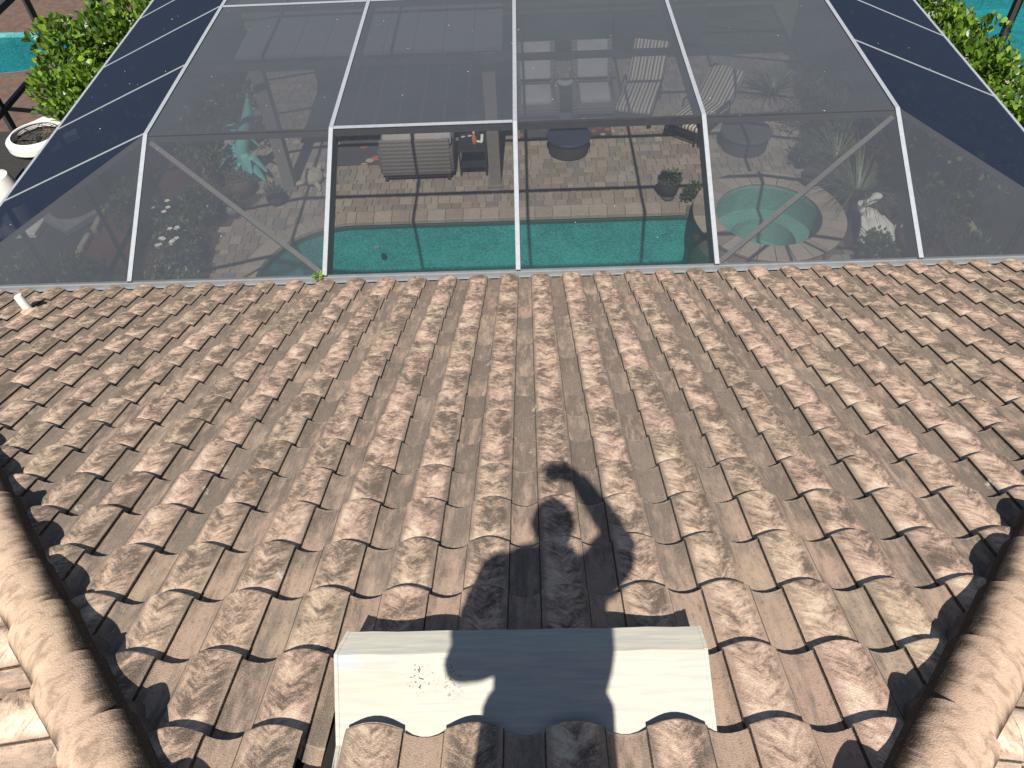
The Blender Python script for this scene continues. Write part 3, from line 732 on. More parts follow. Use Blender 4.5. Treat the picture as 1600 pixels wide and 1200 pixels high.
for bay in range(4):
    xa, xb = RX[bay] + .026, RX[bay + 1] - .026
    for j, y in enumerate(PY):
        mb = MB(); mb.beam((xa, y, Z1 - .006), (xb, y, Z1 - .006), .05, .075); cb(mb, 'purlin', M_BRONZE)
        if (bay == 1 and j == 0) or (j == 2 and bay == 0): cap((xa, y, Z1), (xb, y, Z1), .05)
        if j == 2 and bay == 1: cap((xa, y, Z1), (xa + 1.2, y, Z1), .04)
    def panel(P, mat):
        mb = MB(); mb.add(P, [(0, 1, 2, 3)] if len(P) == 4 else [(0, 1, 2)]); return cb(mb, 'screen_panel', mat)
    panel([(xa, Y0, Z0), (xb, Y0, Z0), (xb, Y1, Z1), (xa, Y1, Z1)], M_SCREEN2 if bay in (1, 2) else M_SCREEN)
    for j in range(5): panel([(xa, PY[j] + .001, Z1), (xb, PY[j] + .001, Z1), (xb, PY[j + 1] - .001, Z1), (xa, PY[j + 1] - .001, Z1)], M_SCREEN)
    panel([(xa, YB1, Z1), (xb, YB1, Z1), (xb, YB, Z0), (xa, YB, Z0)], M_SCREEN)
    panel([(xa, YB, Z0), (xb, YB, Z0), (xb, YB, .05), (xa, YB, .05)], M_SCREEN)
for (xi, xo) in ((RX[0], XL), (RX[4], XR)):
    sg = 1 if xo > xi else -1
    a = xi + sg * .027
    # side slopes, hips and the triangular front panels
    for j in range(5): panel([(a, PY[j], Z1), (xo, PY[j], Z0), (xo, PY[j + 1], Z0), (a, PY[j + 1], Z1)][::sg], M_SCREEN_SHADE)
    panel([(a, Y1, Z1), (xo, Y0, Z0), (xo, Y1, Z0)][::sg], M_SCREEN_SHADE)
    panel([(a, Y0, Z0), (xo, Y0, Z0), (a, Y1, Z1)][::-sg], M_SCREEN)
    panel([(a, YB1, Z1), (xo, YB, Z0), (xo, YB1, Z0)][::-sg], M_SCREEN_SHADE)
    panel([(a, YB, Z0), (xo, YB, Z0), (a, YB1, Z1)][::sg], M_SCREEN)
    for ya, yb in ((Y1, Y0), (YB1, YB)):
        mb = MB(); mb.beam((a, ya, Z1 - .004), (xo, yb, Z0 - .004), .025, .05); cb(mb, 'hip_bar', M_BRONZE)
    for j, y in enumerate(PY):
        mb = MB(); mb.beam((a, y, Z1 - .006), (xo, y, Z0 - .006), .04, .06); cb(mb, 'purlin', M_BRONZE)
        if j or xo < 0: cap((a, y, Z1), (xo, y, Z0), .03)
        mb = MB(); mb.beam((xo, y - .001, 1.4), (xo, y + .05, 1.4), .05, 1.4); mb = MB(); mb.box((xo, y, (Z0 - .08) / 2), (.05, .05, Z0 - .08)); cb(mb, 'post', M_BRONZE)
    for (ya, yb) in zip([Y0] + PY, PY + [YB]):
        panel([(xo + sg * .02, ya + .03, .05), (xo + sg * .02, yb - .03, .05), (xo + sg * .02, yb - .03, Z0 - .06), (xo + sg * .02, ya + .03, Z0 - .06)], M_SCREEN)
        mb = MB(); mb.beam((xo, ya + .026, .95), (xo, yb - .026, .95), .05, .05); cb(mb, 'chair_rail', M_BRONZE)
    mb = MB(); mb.beam((xo, Y0, Z0), (xo, YB, Z0), .06, .08); cb(mb, 'eave_beam', M_BRACE); cap((xo, Y0, Z0), (xo, YB, Z0), .034)
    # diagonal brace under the front slope
    xe = RX[1] - .03 if sg < 0 else RX[3] + .03
    mb = MB(); mb.beam((xi + -sg * .04, Y1 - .05, Z1 - .06), (xe, Y0 + .06, Z0 - .02), .05, .05, (0, -.4, 1)); cb(mb, 'brace', M_BRACE)
for x in RX:
    mb = MB(); mb.box((x, YB, (Z0 - .02) / 2), (.05, .06, Z0 - .02)); cb(mb, 'post', M_BRONZE)
mb = MB(); mb.beam((XL, YB, .95), (XR, YB, .95), .05, .05); cb(mb, 'chair_rail', M_BRONZE)
mb = MB(); mb.beam((XL + .04, YB, Z0 - .002), (XR - .04, YB, Z0 - .002), .05, .08); cb(mb, 'eave_beam', M_BRONZE)
mb = MB(); mb.beam((XL, Y0 + .012, Z0 - .014), (XR, Y0 + .012, Z0 - .014), .05, .06); cb(mb, 'eave_rail', M_GUT)
# leaf scraps and grit lying on the screens
rr = random.Random(21); mb = MB()
for _ in range(95):
    x = rr.uniform(-5.8, 5.6); y = rr.uniform(6.1, 12.5)
    z = Z1 if y > Y1 else lerp(Z0, Z1, (y - Y0) / (Y1 - Y0))
    for xi, xo in ((RX[0], XL), (RX[4], XR)):
        f_ = (x - xi) / (xo - xi)
        if f_ > 0: z = min(z, lerp(Z1, Z0, f_))
    s_ = rr.uniform(.004, .011); a = rr.uniform(0, 6.28); c_, d_ = math.cos(a) * s_, math.sin(a) * s_
    mb.add([(x - c_, y - d_, z + .008), (x + d_ * .4, y - c_ * .4, z + .012), (x + c_, y + d_, z + .008), (x - d_ * .4, y + c_ * .4, z + .012)], [(0, 1, 2, 3)])
lit = mb.build('leaf_litter', M_WHITEP); tag(lit, 'pale leaf scraps and grit scattered on the screen roof', 'litter', kind='stuff')

# ------------------------------------------------------------------ planting
def leaf_add(mb, P, d, nrm, L, w, mi, fold=.18):
    # ovate leaf folded on its midrib
    sd_ = d.cross(nrm).normalized(); n2 = sd_.cross(d).normalized(); dn = n2 * (-fold * w)
    mb.add([P, P + d * (L * .35) + sd_ * (w * .5) + dn * -1, P + d * (L * .8) + sd_ * (w * .38) - dn, P + d * L, P + d * (L * .8) - sd_ * (w * .38) - dn, P + d * (L * .35) - sd_ * (w * .5) - dn, P + d * (L * .55)],
           [(0, 1, 6), (1, 2, 3, 6), (6, 3, 4, 5), (0, 6, 5)], mi)
def rdir(rr):
    z = rr.uniform(-1, 1); a = rr.uniform(0, 6.283); q_ = math.sqrt(1 - z * z); return Vector((q_ * math.cos(a), q_ * math.sin(a), z))
def shrub(name, label, loc, rx, ry, hgt, n, L, w, mats, group=None, seed=1, stems=5, weights=(5, 3, 2), lobes=7, cat='shrub', shell=.72):
    rr = random.Random(seed); t = thing(name, label, cat, loc, 0, group); mb = MB(); cen = []
    for _ in range(lobes):
        a = rr.uniform(0, 6.283); q_ = math.sqrt(rr.random()) * .62
        cen.append((Vector((math.cos(a) * q_ * rx, math.sin(a) * q_ * ry, hgt * rr.uniform(.42, .80))), Vector((rx * rr.uniform(.40, .62), ry * rr.uniform(.40, .62), hgt * rr.uniform(.24, .38)))))
    pick = [i for i, q_ in enumerate(weights) for _ in range(q_)]
    for _ in range(n):
        c_, r_ = rr.choice(cen); d = rdir(rr)
        if d.z < -.55: d.z *= -1
        k = shell + (1 - shell) * rr.random() ** .6 if rr.random() < .8 else rr.random() ** .5
        P = c_ + Vector((d.x * r_.x, d.y * r_.y, d.z * r_.z)) * k; P.z = max(P.z, .03)
        dd = (d * .8 + rdir(rr) * .75 + Vector((0, 0, .35))).normalized(); nn_ = (Vector((0, 0, 1)) + rdir(rr) * .8).normalized()
        s_ = rr.uniform(.65, 1.2); leaf_add(mb, P, dd, nn_, L * s_, w * s_, rr.choice(pick))
    mb.build('foliage', mats, t)
    for i in range(stems):
        c_, r_ = cen[i % len(cen)]; st = MB(); P0 = Vector((rr.uniform(-.12, .12) * rx, rr.uniform(-.12, .12) * ry, -.05)); mid = P0.lerp(c_, .5) + rdir(rr) * .06
        st.tube([P0, mid, c_], [.02 + .012 * hgt, .014 + .006 * hgt, .006], 6); st.build('stem', M_BARK, t)
    return t
def clump(name, label, loc, n, L, mats, width=.012, arch=.7, seed=1, group=None, cat='plant', upright=.5):
    rr = random.Random(seed); t = thing(name, label, cat, loc, 0, group); mb = MB()
    for _ in range(n):
        a = rr.uniform(0, 6.283); out = Vector((math.cos(a), math.sin(a), 0)); sd_ = Vector((-math.sin(a), math.cos(a), 0)); l = L * rr.uniform(.6, 1.1); ar = arch * rr.uniform(.5, 1.3); P0 = out * rr.uniform(0, .07 * L)
        pts_ = []
        for i in range(6):
            s_ = i / 5; pts_.append(P0 + out * (l * (s_ * (1 - upright) + ar * .45 * s_ * s_)) + Vector((0, 0, l * (s_ * .95 - ar * .75 * s_ ** 2.4))))
        k = len(mb.v); vs_ = []
        for i, p in enumerate(pts_):
            w_ = width * (1 - (i / 5) ** 2) + .001; p.z = max(p.z, .02); vs_ += [p - sd_ * w_, p + sd_ * w_]
        mb.add(vs_, [(2 * i, 2 * i + 1, 2 * i + 3, 2 * i + 2) for i in range(5)], rr.randrange(len(mats)))
    mb.build('blades', mats, t)
    return t
def bed(name, poly, mat, z=.0): return tag(flat_poly(name, [poly], z, mat), kind='structure')
bed('planting_bed', [(-6.0, 6.2), (-5.0, 6.2), (-5.0, 8), (-5.1, 9.3), (-5.25, 10.6), (-4.75, 11.7), (-5.9, 12.9), (-6.0, 12.9)], M_MULCH, -.012)
bed('planting_bed', [(5.05, 6.2), (5.8, 6.2), (5.8, 16.4), (5.6, 16.4), (5.3, 13.3), (4.75, 12.2), (4.95, 11.5), (5.05, 9.2)], M_MULCH, -.012)
bed('outer_bed', [(-7.5, 6.2), (-6.02, 6.2), (-6.02, 13.2), (-7.5, 13.2)], M_REDMULCH, -.03)
bed('side_yard_shade', [(-15, 4), (-7.5, 4), (-7.5, 17.5), (-9.9, 17.5), (-9.9, 14.3), (-15, 14.3)], M_YARD_SHADE, -.04)  # dark ground sheet laid where the yard lies in shade
bed('side_yard_shade', [(7.1, 4), (8.8, 4), (8.8, 17.5), (7.1, 17.5)], M_YARD_SHADE, -.04)
bed('outer_bed', [(5.82, 6.2), (7.1, 6.2), (7.1, 13.2), (5.82, 13.2)], M_REDMULCH, -.03)
SG = 'shrubs in the left planting bed'
for i, (lab, x, y, rx, ry, h_, n, L, w_, wt) in enumerate([
        ('low mottled shrub at the front of the left planting bed', -5.45, 8.75, .50, .55, .55, 900, .085, .05, (3, 5, 2)),
        ('grey green shrub with white blooms in the left planting bed', -5.62, 9.75, .42, .55, .75, 900, .08, .045, (3, 6, 1)),
        ('leafy dark shrub beside the paving bulge in the left bed', -5.55, 10.85, .40, .5, .7, 900, .08, .045, (6, 3, 1)),
        ('tall loose shrub below the corner of the enclosure on the left', -5.62, 11.9, .45, .5, 1.35, 1100, .09, .045, (4, 3, 3)),
        ('round shrub behind the teal sculpture', -5.3, 13.3, .55, .5, 1.2, 900, .09, .05, (6, 2, 2))]):
    shrub('garden_shrub', lab, (x, y, 0), rx, ry, h_, n, L, w_, M_SHRUB, SG, 30 + i, 4, wt)
rr = random.Random(4)
for lab, cx, cy, k in (('cluster of small white blossoms low in the left bed', -5.55, 9.55, 12), ('few white blossoms on a tall stem near the left rafter', -5.9, 10.35, 5)):
    t = thing('white_blossoms', lab, 'flowers', (cx, cy, 0)); mb = MB()
    for _ in range(k):
        P = Vector((rr.uniform(-.16, .16), rr.uniform(-.2, .2), rr.uniform(.62, .85)))
        for j in range(5): a = j * 1.2566; leaf_add(mb, P, Vector((math.cos(a), math.sin(a), .25)).normalized(), Vector((0, 0, 1)), .05, .038, 0)
        mb.ell(P, (.012, .012, .012), 6, 4, mi=0)
    mb.build('petals', M_WHITEP, t); mb = MB()
    mb.tube([(0, 0, 0), (.02, .01, .4), (.03, .03, .72)], [.012, .009, .005], 6); mb.build('stem', M_SHRUB[0], t)
shrub('garden_shrub', 'feathery green shrub behind the spa in the right bed', (5.25, 12.9, 0), .45, .6, 1.0, 1100, .10, .022, M_SHRUB, 'shrubs in the right planting bed', 51, 4, (4, 3, 3))
shrub('garden_shrub', 'blue grey low shrub between the fire table and the spa', (4.85, 12.1, 0), .28, .30, .45, 420, .09, .03, M_SHRUB, 'shrubs in the right planting bed', 52, 3, (2, 7, 1))
shrub('garden_shrub', 'low dark groundcover under the swan', (5.40, 9.4, 0), .35, .5, .35, 600, .07, .04, M_SHRUB, 'shrubs in the right planting bed', 53, 3, (6, 3, 1))
clump('ornamental_grass', 'tall arching ornamental grass behind the white swan', (5.52, 10.95, 0), 150, 1.35, M_SHRUB[1:], .011, .75, 61, cat='grass clump')
clump('ornamental_grass', 'yellow green grass tuft at the back of the right bed', (5.5, 12.1, 0), 120, 1.0, M_SHRUB[1:], .010, .7, 62, cat='grass clump')
clump('potted_palm', 'spiky grass plant behind the striped chaise by the back screen', (4.95, 14.6, 0), 70, .95, M_SHRUB[1:], .018, .8, 63)
shrub('red_shrub', 'reddish shrub outside the screen on the right', (6.45, 11.2, 0), .45, .75, .75, 900, .08, .045, [M_RED, M_SHRUB[0], M_SHRUB[2]], None, 71, 4, (6, 2, 1))
shrub('green_shrub', 'dark green shrub outside the screen beside the swan', (6.35, 9.9, 0), .42, .55, .7, 800, .09, .05, M_SHRUB, None, 72, 4, (7, 2, 1))
shrub('green_shrub', 'strappy green plant by the right edging stones near the eave', (6.7, 9.0, 0), .35, .4, .5, 420, .16, .03, M_SHRUB, None, 73, 3, (6, 3, 1))
shrub('green_shrub', 'mixed green and red shrub outside the screen on the left', (-6.6, 10.9, 0), .45, .65, .8, 900, .09, .05, [M_SHRUB[0], M_RED, M_SHRUB[2]], None, 74, 4, (6, 1, 2))
shrub('green_shrub', 'loose dark plant between the left edging and the eave', (-6.9, 9.2, 0), .45, .55, .55, 520, .10, .05, M_SHRUB, None, 75, 3, (7, 2, 1))
shrub('green_shrub', 'small pale plant at the far left beneath the screen', (-7.9, 9.2, 0), .45, .6, .5, 420, .10, .05, M_SHRUB, None, 76, 3, (5, 4, 1))
for lab, x, y, c_ in (('orange red spike flower low at the left eave', -6.3, 8.35, M_RED), ('pink red flower head near the left rafter foot', -6.0, 8.3, M_RED), ('red flower by the right edging stones', 6.85, 8.75, M_RED)):
    t = thing('red_flower', lab, 'flower', (x, y, 0)); mb = MB()
    for j in range(9): a = j * .698; leaf_add(mb, Vector((0, 0, .5)), Vector((math.cos(a), math.sin(a), .5 + .1 * (j % 3))).normalized(), Vector((0, 0, 1)), .11, .05, 0)
    mb.build('petals', c_, t); mb = MB(); mb.tube([(0, 0, 0), (.01, 0, .25), (0, 0, .5)], .01, 6); mb.build('stem', M_SHRUB[0], t)
# edging stones either side
for sgn, x, ys in ((-1, -7.47, (9.95, 10.42, 10.95, 11.4)), (1, 7.1, (9.3, 9.75, 10.2, 10.75, 11.2))):
    for i, y in enumerate(ys):
        mb = MB(); mb.rbox((0, 0, .06), (.10, .42, .12), .02); o = mb.build('edging_stone', M_STONE, None, True); o.location = (x + random.uniform(-.02, .02), y, -.03); o.rotation_euler[2] = random.uniform(-.05, .05)
        tag(o, ('pale edging block, %s along the %s bed edge' % (('nearest the eave', 'second from the eave', 'third from the eave', 'fourth from the eave', 'farthest from the eave')[i], 'left' if sgn < 0 else 'right')), 'edging stone', 'pale edging blocks')
for lab, x, y, L_ in (('curved grey log lying in the left outer bed', -6.75, 11.75, .5), ('short grey log above the left edging stones', -7.1, 12.2, .35)):
    mb = MB(); mb.tube([(-L_ / 2, 0, .05), (0, .06, .09), (L_ / 2, -.02, .06)], [.05, .06, .045], 9); o = mb.build('garden_log', M_STONE, None, True); o.location = (x, y, -.03); o.rotation_euler[2] = -.9; tag(o, lab, 'log')
# clusia hedges outside the enclosure
CG = 'clusia hedge shrubs'
for i, (lab, x, y, rx, ry, h_) in enumerate([
        ('glossy clusia shrub behind the air conditioner, nearest the eave', -7.6, 12.3, .95, .85, 1.95),
        ('tall clusia shrub beside the neighbouring pool', -8.05, 13.9, .95, 1.05, 2.35),
        ('clusia shrub in the middle of the left hedge', -7.15, 14.2, .8, 1.1, 2.25),
        ('darker clusia shrub at the far end of the left hedge', -7.2, 16.2, 1.1, 1.2, 2.35)]):
    shrub('clusia_shrub', lab, (x, y, 0), rx, ry, h_, 1600, .135, .098, M_LEAF, CG, 80 + i, 6, (4, 4, 4), 11, 'shrub', .8)
for i, (lab, x, y, rx, ry, h_) in enumerate([
        ('bright clusia shrub at the near end of the right hedge', 7.15, 10.3, .95, 1.0, 2.05),
        ('clusia shrub second from the near end of the right hedge', 7.2, 11.7, .95, 1.0, 2.1),
        ('dense clusia shrub third along the right hedge', 7.2, 13.0, .95, 1.0, 2.1),
        ('clusia shrub at the far end of the right hedge', 7.1, 14.5, .95, 1.1, 2.15)]):
    shrub('clusia_shrub', lab, (x, y, 0), rx, ry, h_, 1800, .120, .086, M_LEAF, CG, 90 + i, 6, (5, 3, 5), 11, 'shrub', .8)
# weed sprouting from the gutter
t = thing('gutter_weed', 'small yellow green weed sprouting from the gutter by the rafter', 'weed', (-2.13, EY + .07, EZ - .03)); mb = MB(); rr = random.Random(8)
for j in range(26): d = (rdir(rr) + Vector((0, 0, .9))).normalized(); leaf_add(mb, d * .02 + Vector((0, 0, rr.uniform(0, .05))), d, rdir(rr), rr.uniform(.04, .075), .018, 0)
mb.build('leaves', M_LEAF[1], t); mb = MB(); mb.tube([(0, 0, -.03), (0, 0, .05)], .004, 5); mb.build('stem', M_LEAF[0], t)

# ------------------------------------------------------------------ patio furniture
def legs(t, pts_, h_, w_, mat):
    for x, y in pts_:
        mb = MB(); mb.box((x, y, h_ / 2), (w_, w_, h_)); mb.build('leg', mat, t)
# wicker loveseat with its back to the camera
t = thing('loveseat', 'brown grey wicker loveseat seen from behind with pale cushions', 'loveseat', (-1.965, 12.38, 0))
mb = MB(); Mx = rotx(.16)
mb.rbox((0, -.36, .46), (1.24, .09, .64), .03, rotx(-.17)); mb.build('backrest', M_WICK, t, True)
mb = MB(); mb.rbox((0, .02, .25), (1.18, .70, .22), .03); mb.build('seat_base', M_WICK, t, True)
for sx in (-1, 1):
    mb = MB(); mb.rbox((sx * .615, .02, .36), (.10, .78, .46), .03); mb.build('armrest', M_WICK, t, True)
    mb = MB(); mb.rbox((sx * .285, .06, .43), (.55, .62, .13), .05); mb.build('seat_cushion', M_CUSHD, t, True)
    mb = MB(); mb.rbox((sx * .285, -.25, .64), (.56, .17, .46), .06, rotx(-.17)); mb.build('back_cushion', M_CUSHD, t, True)
mb = MB(); mb.rbox((.50, -.25, .76), (.30, .12, .28), .05, rotx(-.2) @ rotz(.2)); mb.build('throw_pillow', M_CUSH, t, True)
mb = MB(); mb.box((0, -.385, .10), (1.12, .03, .05)); mb.build('stretcher', M_BLACK, t)
legs(t, [(-.56, -.38), (.56, -.38), (-.56, .34), (.56, .34)], .15, .06, M_BLACK)
# armchairs
def armchair(label, loc):
    t = thing('armchair', label, 'armchair', loc, 0, 'cushioned armchairs')
    mb = MB(); mb.rbox((0, .80, .64), (.82, .10, .80), .03, rotx(-.66)); mb.build('backrest', M_WICK, t, True)
    mb = MB(); mb.rbox((0, .08, .24), (.80, .94, .20), .03); mb.build('seat_base', M_WICK, t, True)
    for sx in (-1, 1): mb = MB(); mb.rbox((sx * .40, .08, .34), (.10, .98, .42), .03); mb.build('armrest', M_WICK, t, True)
    mb = MB(); mb.rbox((0, -.05, .40), (.60, .66, .14), .05); mb.build('seat_cushion', M_CUSH, t, True)
    mb = MB(); mb.rbox((0, .72, .71), (.62, .14, .72), .05, rotx(-.66)); mb.build('back_cushion', M_CUSH, t, True)
    legs(t, [(-.36, -.36), (.36, -.36), (-.36, .50), (.36, .50)], .14, .06, M_BLACK)
armchair('wicker armchair with grey cushions nearest the middle rafter', (.21, 14.22, 0))
armchair('wicker armchair with grey cushions beside the striped chaise', (1.34, 14.22, 0))
def table(name, label, loc, w_, d_, h_, mat, shelf=.2, rz=0):
    t = thing(name, label, 'side table', loc, rz); mb = MB(); mb.rbox((0, 0, h_ - .015), (w_, d_, .03), .01); mb.build('tabletop', mat, t)
    mb = MB(); mb.box((0, 0, shelf), (w_ - .06, d_ - .06, .02)); mb.build('shelf', mat, t)
    legs(t, [(sx * (w_ / 2 - .03), sy * (d_ / 2 - .03)) for sx in (-1, 1) for sy in (-1, 1)], h_ - .03, .03, mat)
    return t
table('side_table', 'dark square side table between the two armchairs', (.775, 14.25, 0), .42, .5, .48, M_BLACK)
mb = MB(); mb.lathe([(.02, 0), (.09, .02), (.15, .08), (.16, .11), (.145, .105), (.06, .03), (0, .02)], n=18); o = mb.build('bowl', M_CUSH, None, True); o.location = (.775, 14.3, .48); tag(o, 'pale bowl on the dark table between the armchairs', 'bowl')
table('side_table', 'black metal side table with lower shelf beside the loveseat', (-.965, 12.36, 0), .52, .62, .52, M_BLACK, .18)
t = thing('drink_bottle', 'orange bottle with white cap on the black side table', 'bottle', (-.93, 12.30, .52), .5); mb = MB(); mb.lathe([(.035, 0), (.038, .02), (.038, .13), (.018, .18), (.018, .2)], n=14); mb.build('body', M_ORANGE, t, True); mb = MB(); mb.lathe([(.02, .2), (.02, .23), (0, .231)], n=12); mb.build('lid', M_WHITE, t, True)
mb = MB(); mb.rbox((0, .09, .012), (.05, .24, .02), .008); mb.rbox((-.07, -.02, .013), (.18, .05, .02), .008, rotz(-.35)); o = mb.build('white_bracket', M_WHITE); o.location = (-.80, 12.36, .52); tag(o, 'white bent plastic bracket on the black side table', 'bracket')
t = thing('sunglasses', 'pair of sunglasses on the black side table', 'sunglasses', (-1.08, 12.52, .535), .2)
for sx in (-1, 1):
    mb = MB(); mb.ell((sx * .06, 0, 0), (.045, .03, .012), 12, 6); mb.build('lens', M_CUSH, t, True)
    mb = MB(); mb.beam((sx * .10, 0, .01), (sx * .10, .11, .01), .008, .008); mb.build('temple', M_BLACK, t)
mb = MB(); mb.tube([(-.02, 0, .006), (0, 0, .012), (.02, 0, .006)], .004, 6); mb.build('bridge', M_BLACK, t)
t = thing('lantern', 'white lantern behind the black side table', 'lantern', (-1.02, 13.5, 0)); mb = MB(); mb.rbox((0, 0, .02), (.24, .24, .04), .01); mb.build('base', M_WHITE, t)
for sx in (-1, 1):
    for sy in (-1, 1): mb = MB(); mb.box((sx * .1, sy * .1, .2), (.02, .02, .32)); mb.build('post', M_WHITE, t)
mb = MB(); mb.lathe([(.17, .36), (.03, .48), (0, .485)], n=4); mb.build('roof', M_WHITE, t); mb = MB(); mb.lathe([(.05, .04), (.05, .2), (0, .205)], n=12); mb.build('candle', M_WHITE, t)
clump('potted_palm', 'potted fan of pale strap leaves behind the loveseat table', (-.78, 13.9, .3), 60, .75, M_SHRUB[1:], .016, .8, 65)
mb = MB(); mb.lathe([(.14, 0), (.19, .3), (.17, .3), (.15, .26), (0, .26)], n=18); o = mb.build('plant_pot', M_CHAR, None, True); o.location = (-.78, 13.9, 0); tag(o, 'dark pot under the pale strap-leaved plant', 'pot')
# chaise longues
def chaise(label, loc, rz, back=48, L=1.25, BL=.78):
    t = thing('chaise_longue', label, 'chaise', loc, rz, 'striped chaise longues')
    mb = MB(); mb.rbox((0, L / 2, .345), (.68, L, .10), .035); mb.build('seat_cushion', M_STRIPE, t, True)
    a = R(back); c_ = Vector((0, L + math.cos(a) * BL / 2, .34 + math.sin(a) * BL / 2)); mb = MB(); mb.rbox(c_, (.68, BL, .10), .035, rotx(a)); mb.build('back_cushion', M_STRIPE, t, True)
    for sx in (-1, 1):
        mb = MB(); mb.tube([(sx * .33, -.05, .16), (sx * .33, -.02, .27), (sx * .33, .15, .28), (sx * .33, L, .28), (sx * .33, L + math.cos(a) * BL, .27 + math.sin(a) * BL)], .022, 8); mb.build('side_rail', M_BLACK, t, True)
        mb = MB(); mb.tube([(sx * .33, .55, .28), (sx * .36, .6, .50), (sx * .36, 1.05, .52), (sx * .33, 1.15, .28)], .02, 8); mb.build('armrest', M_BLACK, t, True)
        for yy in (.12, L): mb = MB(); mb.tube([(sx * .33, yy, .28), (sx * .34, yy - .03, 0)], .02, 8); mb.build('leg', M_BLACK, t, True)
    mb = MB(); mb.beam((-.33, .0, .27), (.33, .0, .27), .03, .03); mb.build('crossbar', M_BLACK, t)
    return t
chaise('striped chaise longue standing upright beside the armchairs', (2.02, 13.52, 0), R(-17))
chaise('striped chaise longue turned towards the round spa', (2.86, 12.92, 0), R(-40), 45, 1.05, .72)
# round fire tables
for lab, x, y, r_, mt in (('round navy covered fire table in front of the armchairs', .775, 12.80, .41, M_NAVY), ('round charcoal fire table beyond the spa', 4.0, 12.75, .46, M_CHAR)):
    t = thing('fire_table', lab, 'fire table', (x, y, 0), 0, 'round fire tables'); t.scale = (1, 1, .62)
    mb = MB(); mb.lathe([(r_ * .84, 0), (r_ * .90, .03), (r_ * .92, .30), (r_ * .95, .44), (r_ * .95, .47)], n=36); mb.build('base', M_CHAR, t, True)
    mb = MB(); mb.lathe([(r_ * .9, .475), (r_, .48), (r_ * 1.0, .52), (r_ * .97, .545), (r_ * .5, .552), (0, .555)], n=40); mb.build('top', mt, t, True)
    mb = MB(); mb.lathe([(.016, .556), (.016, .575), (0, .58)], n=10); mb.build('knob', mt, t, True)
# rugs
for lab, x, y, w_, d_ in (('red patterned rug beside the loveseat', -2.75, 13.15, 1.7, 1.2), ('red patterned rug in front of the armchairs', .75, 13.75, 1.75, .95)):
    mb = MB(); mb.rbox((0, 0, .012), (w_, d_, .016), .008); o = mb.build('rug', M_RUG); o.location = (x, y, 0); tag(o, lab, 'rug', 'patterned rugs')
# canopy over the far seating area
t = thing('patio_canopy', 'flat grey canopy on two taupe posts over the loveseat', 'canopy', (-2.4, 11.9, 0))
for x, y in ((-1.87, 0), (1.83, -.13), (-1.87, 3.7), (1.83, 3.7)):
    mb = MB(); mb.box((x, y, 1.23), (.20, .20, 2.4)); po = mb.build('post', M_POST, t); mb = MB(); mb.box((x, y, .03), (.27, .27, .06)); mb.build('post_base', M_POST, po)
for i in range(9): mb = MB(); mb.box((-1.84 + i * .46, 1.9, 2.50), (.45, 4.3, .05)); mb.build('roof_panel', M_CANOPY, t)
for y in (-.02, 3.7): mb = MB(); mb.box((0, y, 2.40), (4.1, .10, .12)); mb.build('beam', M_POST, t)
# turtle
t = thing('turtle_statue', 'pale stone turtle statue on the paving beside the post', 'turtle statue', (-3.88, 12.05, 0), -.3)
mb = MB(); mb.ell((0, 0, .11), (.19, .22, .12), 18, 10); 
for j in range(7): a = j * .898; mb.ell((math.cos(a) * .10, math.sin(a) * .12, .19), (.055, .06, .025), 8, 5)
mb.ell((0, 0, .222), (.06, .065, .02), 8, 5); mb.build('shell', M_STONE, t, True)
mb = MB(); mb.tube([(0, .18, .09), (0, .26, .12), (0, .33, .13)], [.05, .05, .03], 10); mb.build('head', M_STONE, t, True)
for sx in (-1, 1):
    for sy in (-1, 1): mb = MB(); mb.tube([(sx * .13, sy * .13, .07), (sx * .23, sy * .21, .04), (sx * .25, sy * .27, .02)], [.05, .04, .02], 8); mb.build('flipper', M_STONE, t, True)
# pots by the pool
def remesh(o, v_=.012, sm=4):
    m_ = o.modifiers.new('skin', 'REMESH'); m_.mode = 'VOXEL'; m_.voxel_size = v_; m_.use_smooth_shade = True
    if sm: s_ = o.modifiers.new('soft', 'SMOOTH'); s_.iterations = sm; s_.factor = .5
    return o
t = thing('planter_urn', 'grey ornate urn with curly plant at the pool edge', 'planter', (2.40, 11.22, 0)); mb = MB(); mb.lathe([(.11, 0), (.12, .03), (.08, .07), (.15, .16), (.185, .28), (.19, .34), (.21, .37), (.18, .37), (.16, .33), (0, .33)], n=22); mb.build('urn', M_CHAR, t, True)
mb = MB(); rr = random.Random(12)
for _ in range(150): d = rdir(rr); d.z = abs(d.z); leaf_add(mb, Vector((0, 0, .36)) + d * rr.uniform(.05, .17), (d + rdir(rr) * .6).normalized(), rdir(rr), .07, .03, rr.randrange(3))
mb.build('plant', M_SHRUB, t)
shrub('potted_plant', 'small dark plant between the urn and the spa', (2.74, 11.08, .0), .15, .15, .32, 150, .07, .035, M_SHRUB, None, 67, 2, (7, 2, 1), 4, 'plant')
t = thing('planter_bowl', 'dark round planter bowl on the spa rim', 'planter', (4.72, 11.06, SPZ)); mb = MB(); mb.lathe([(.10, 0), (.17, .08), (.19, .16), (.165, .16), (.15, .12), (0, .12)], n=20); mb.build('bowl', M_CHAR, t, True); mb = MB(); mb.lathe([(.15, .125), (0, .135)], n=16, caps=False); mb.build('soil', M_MULCH, t)
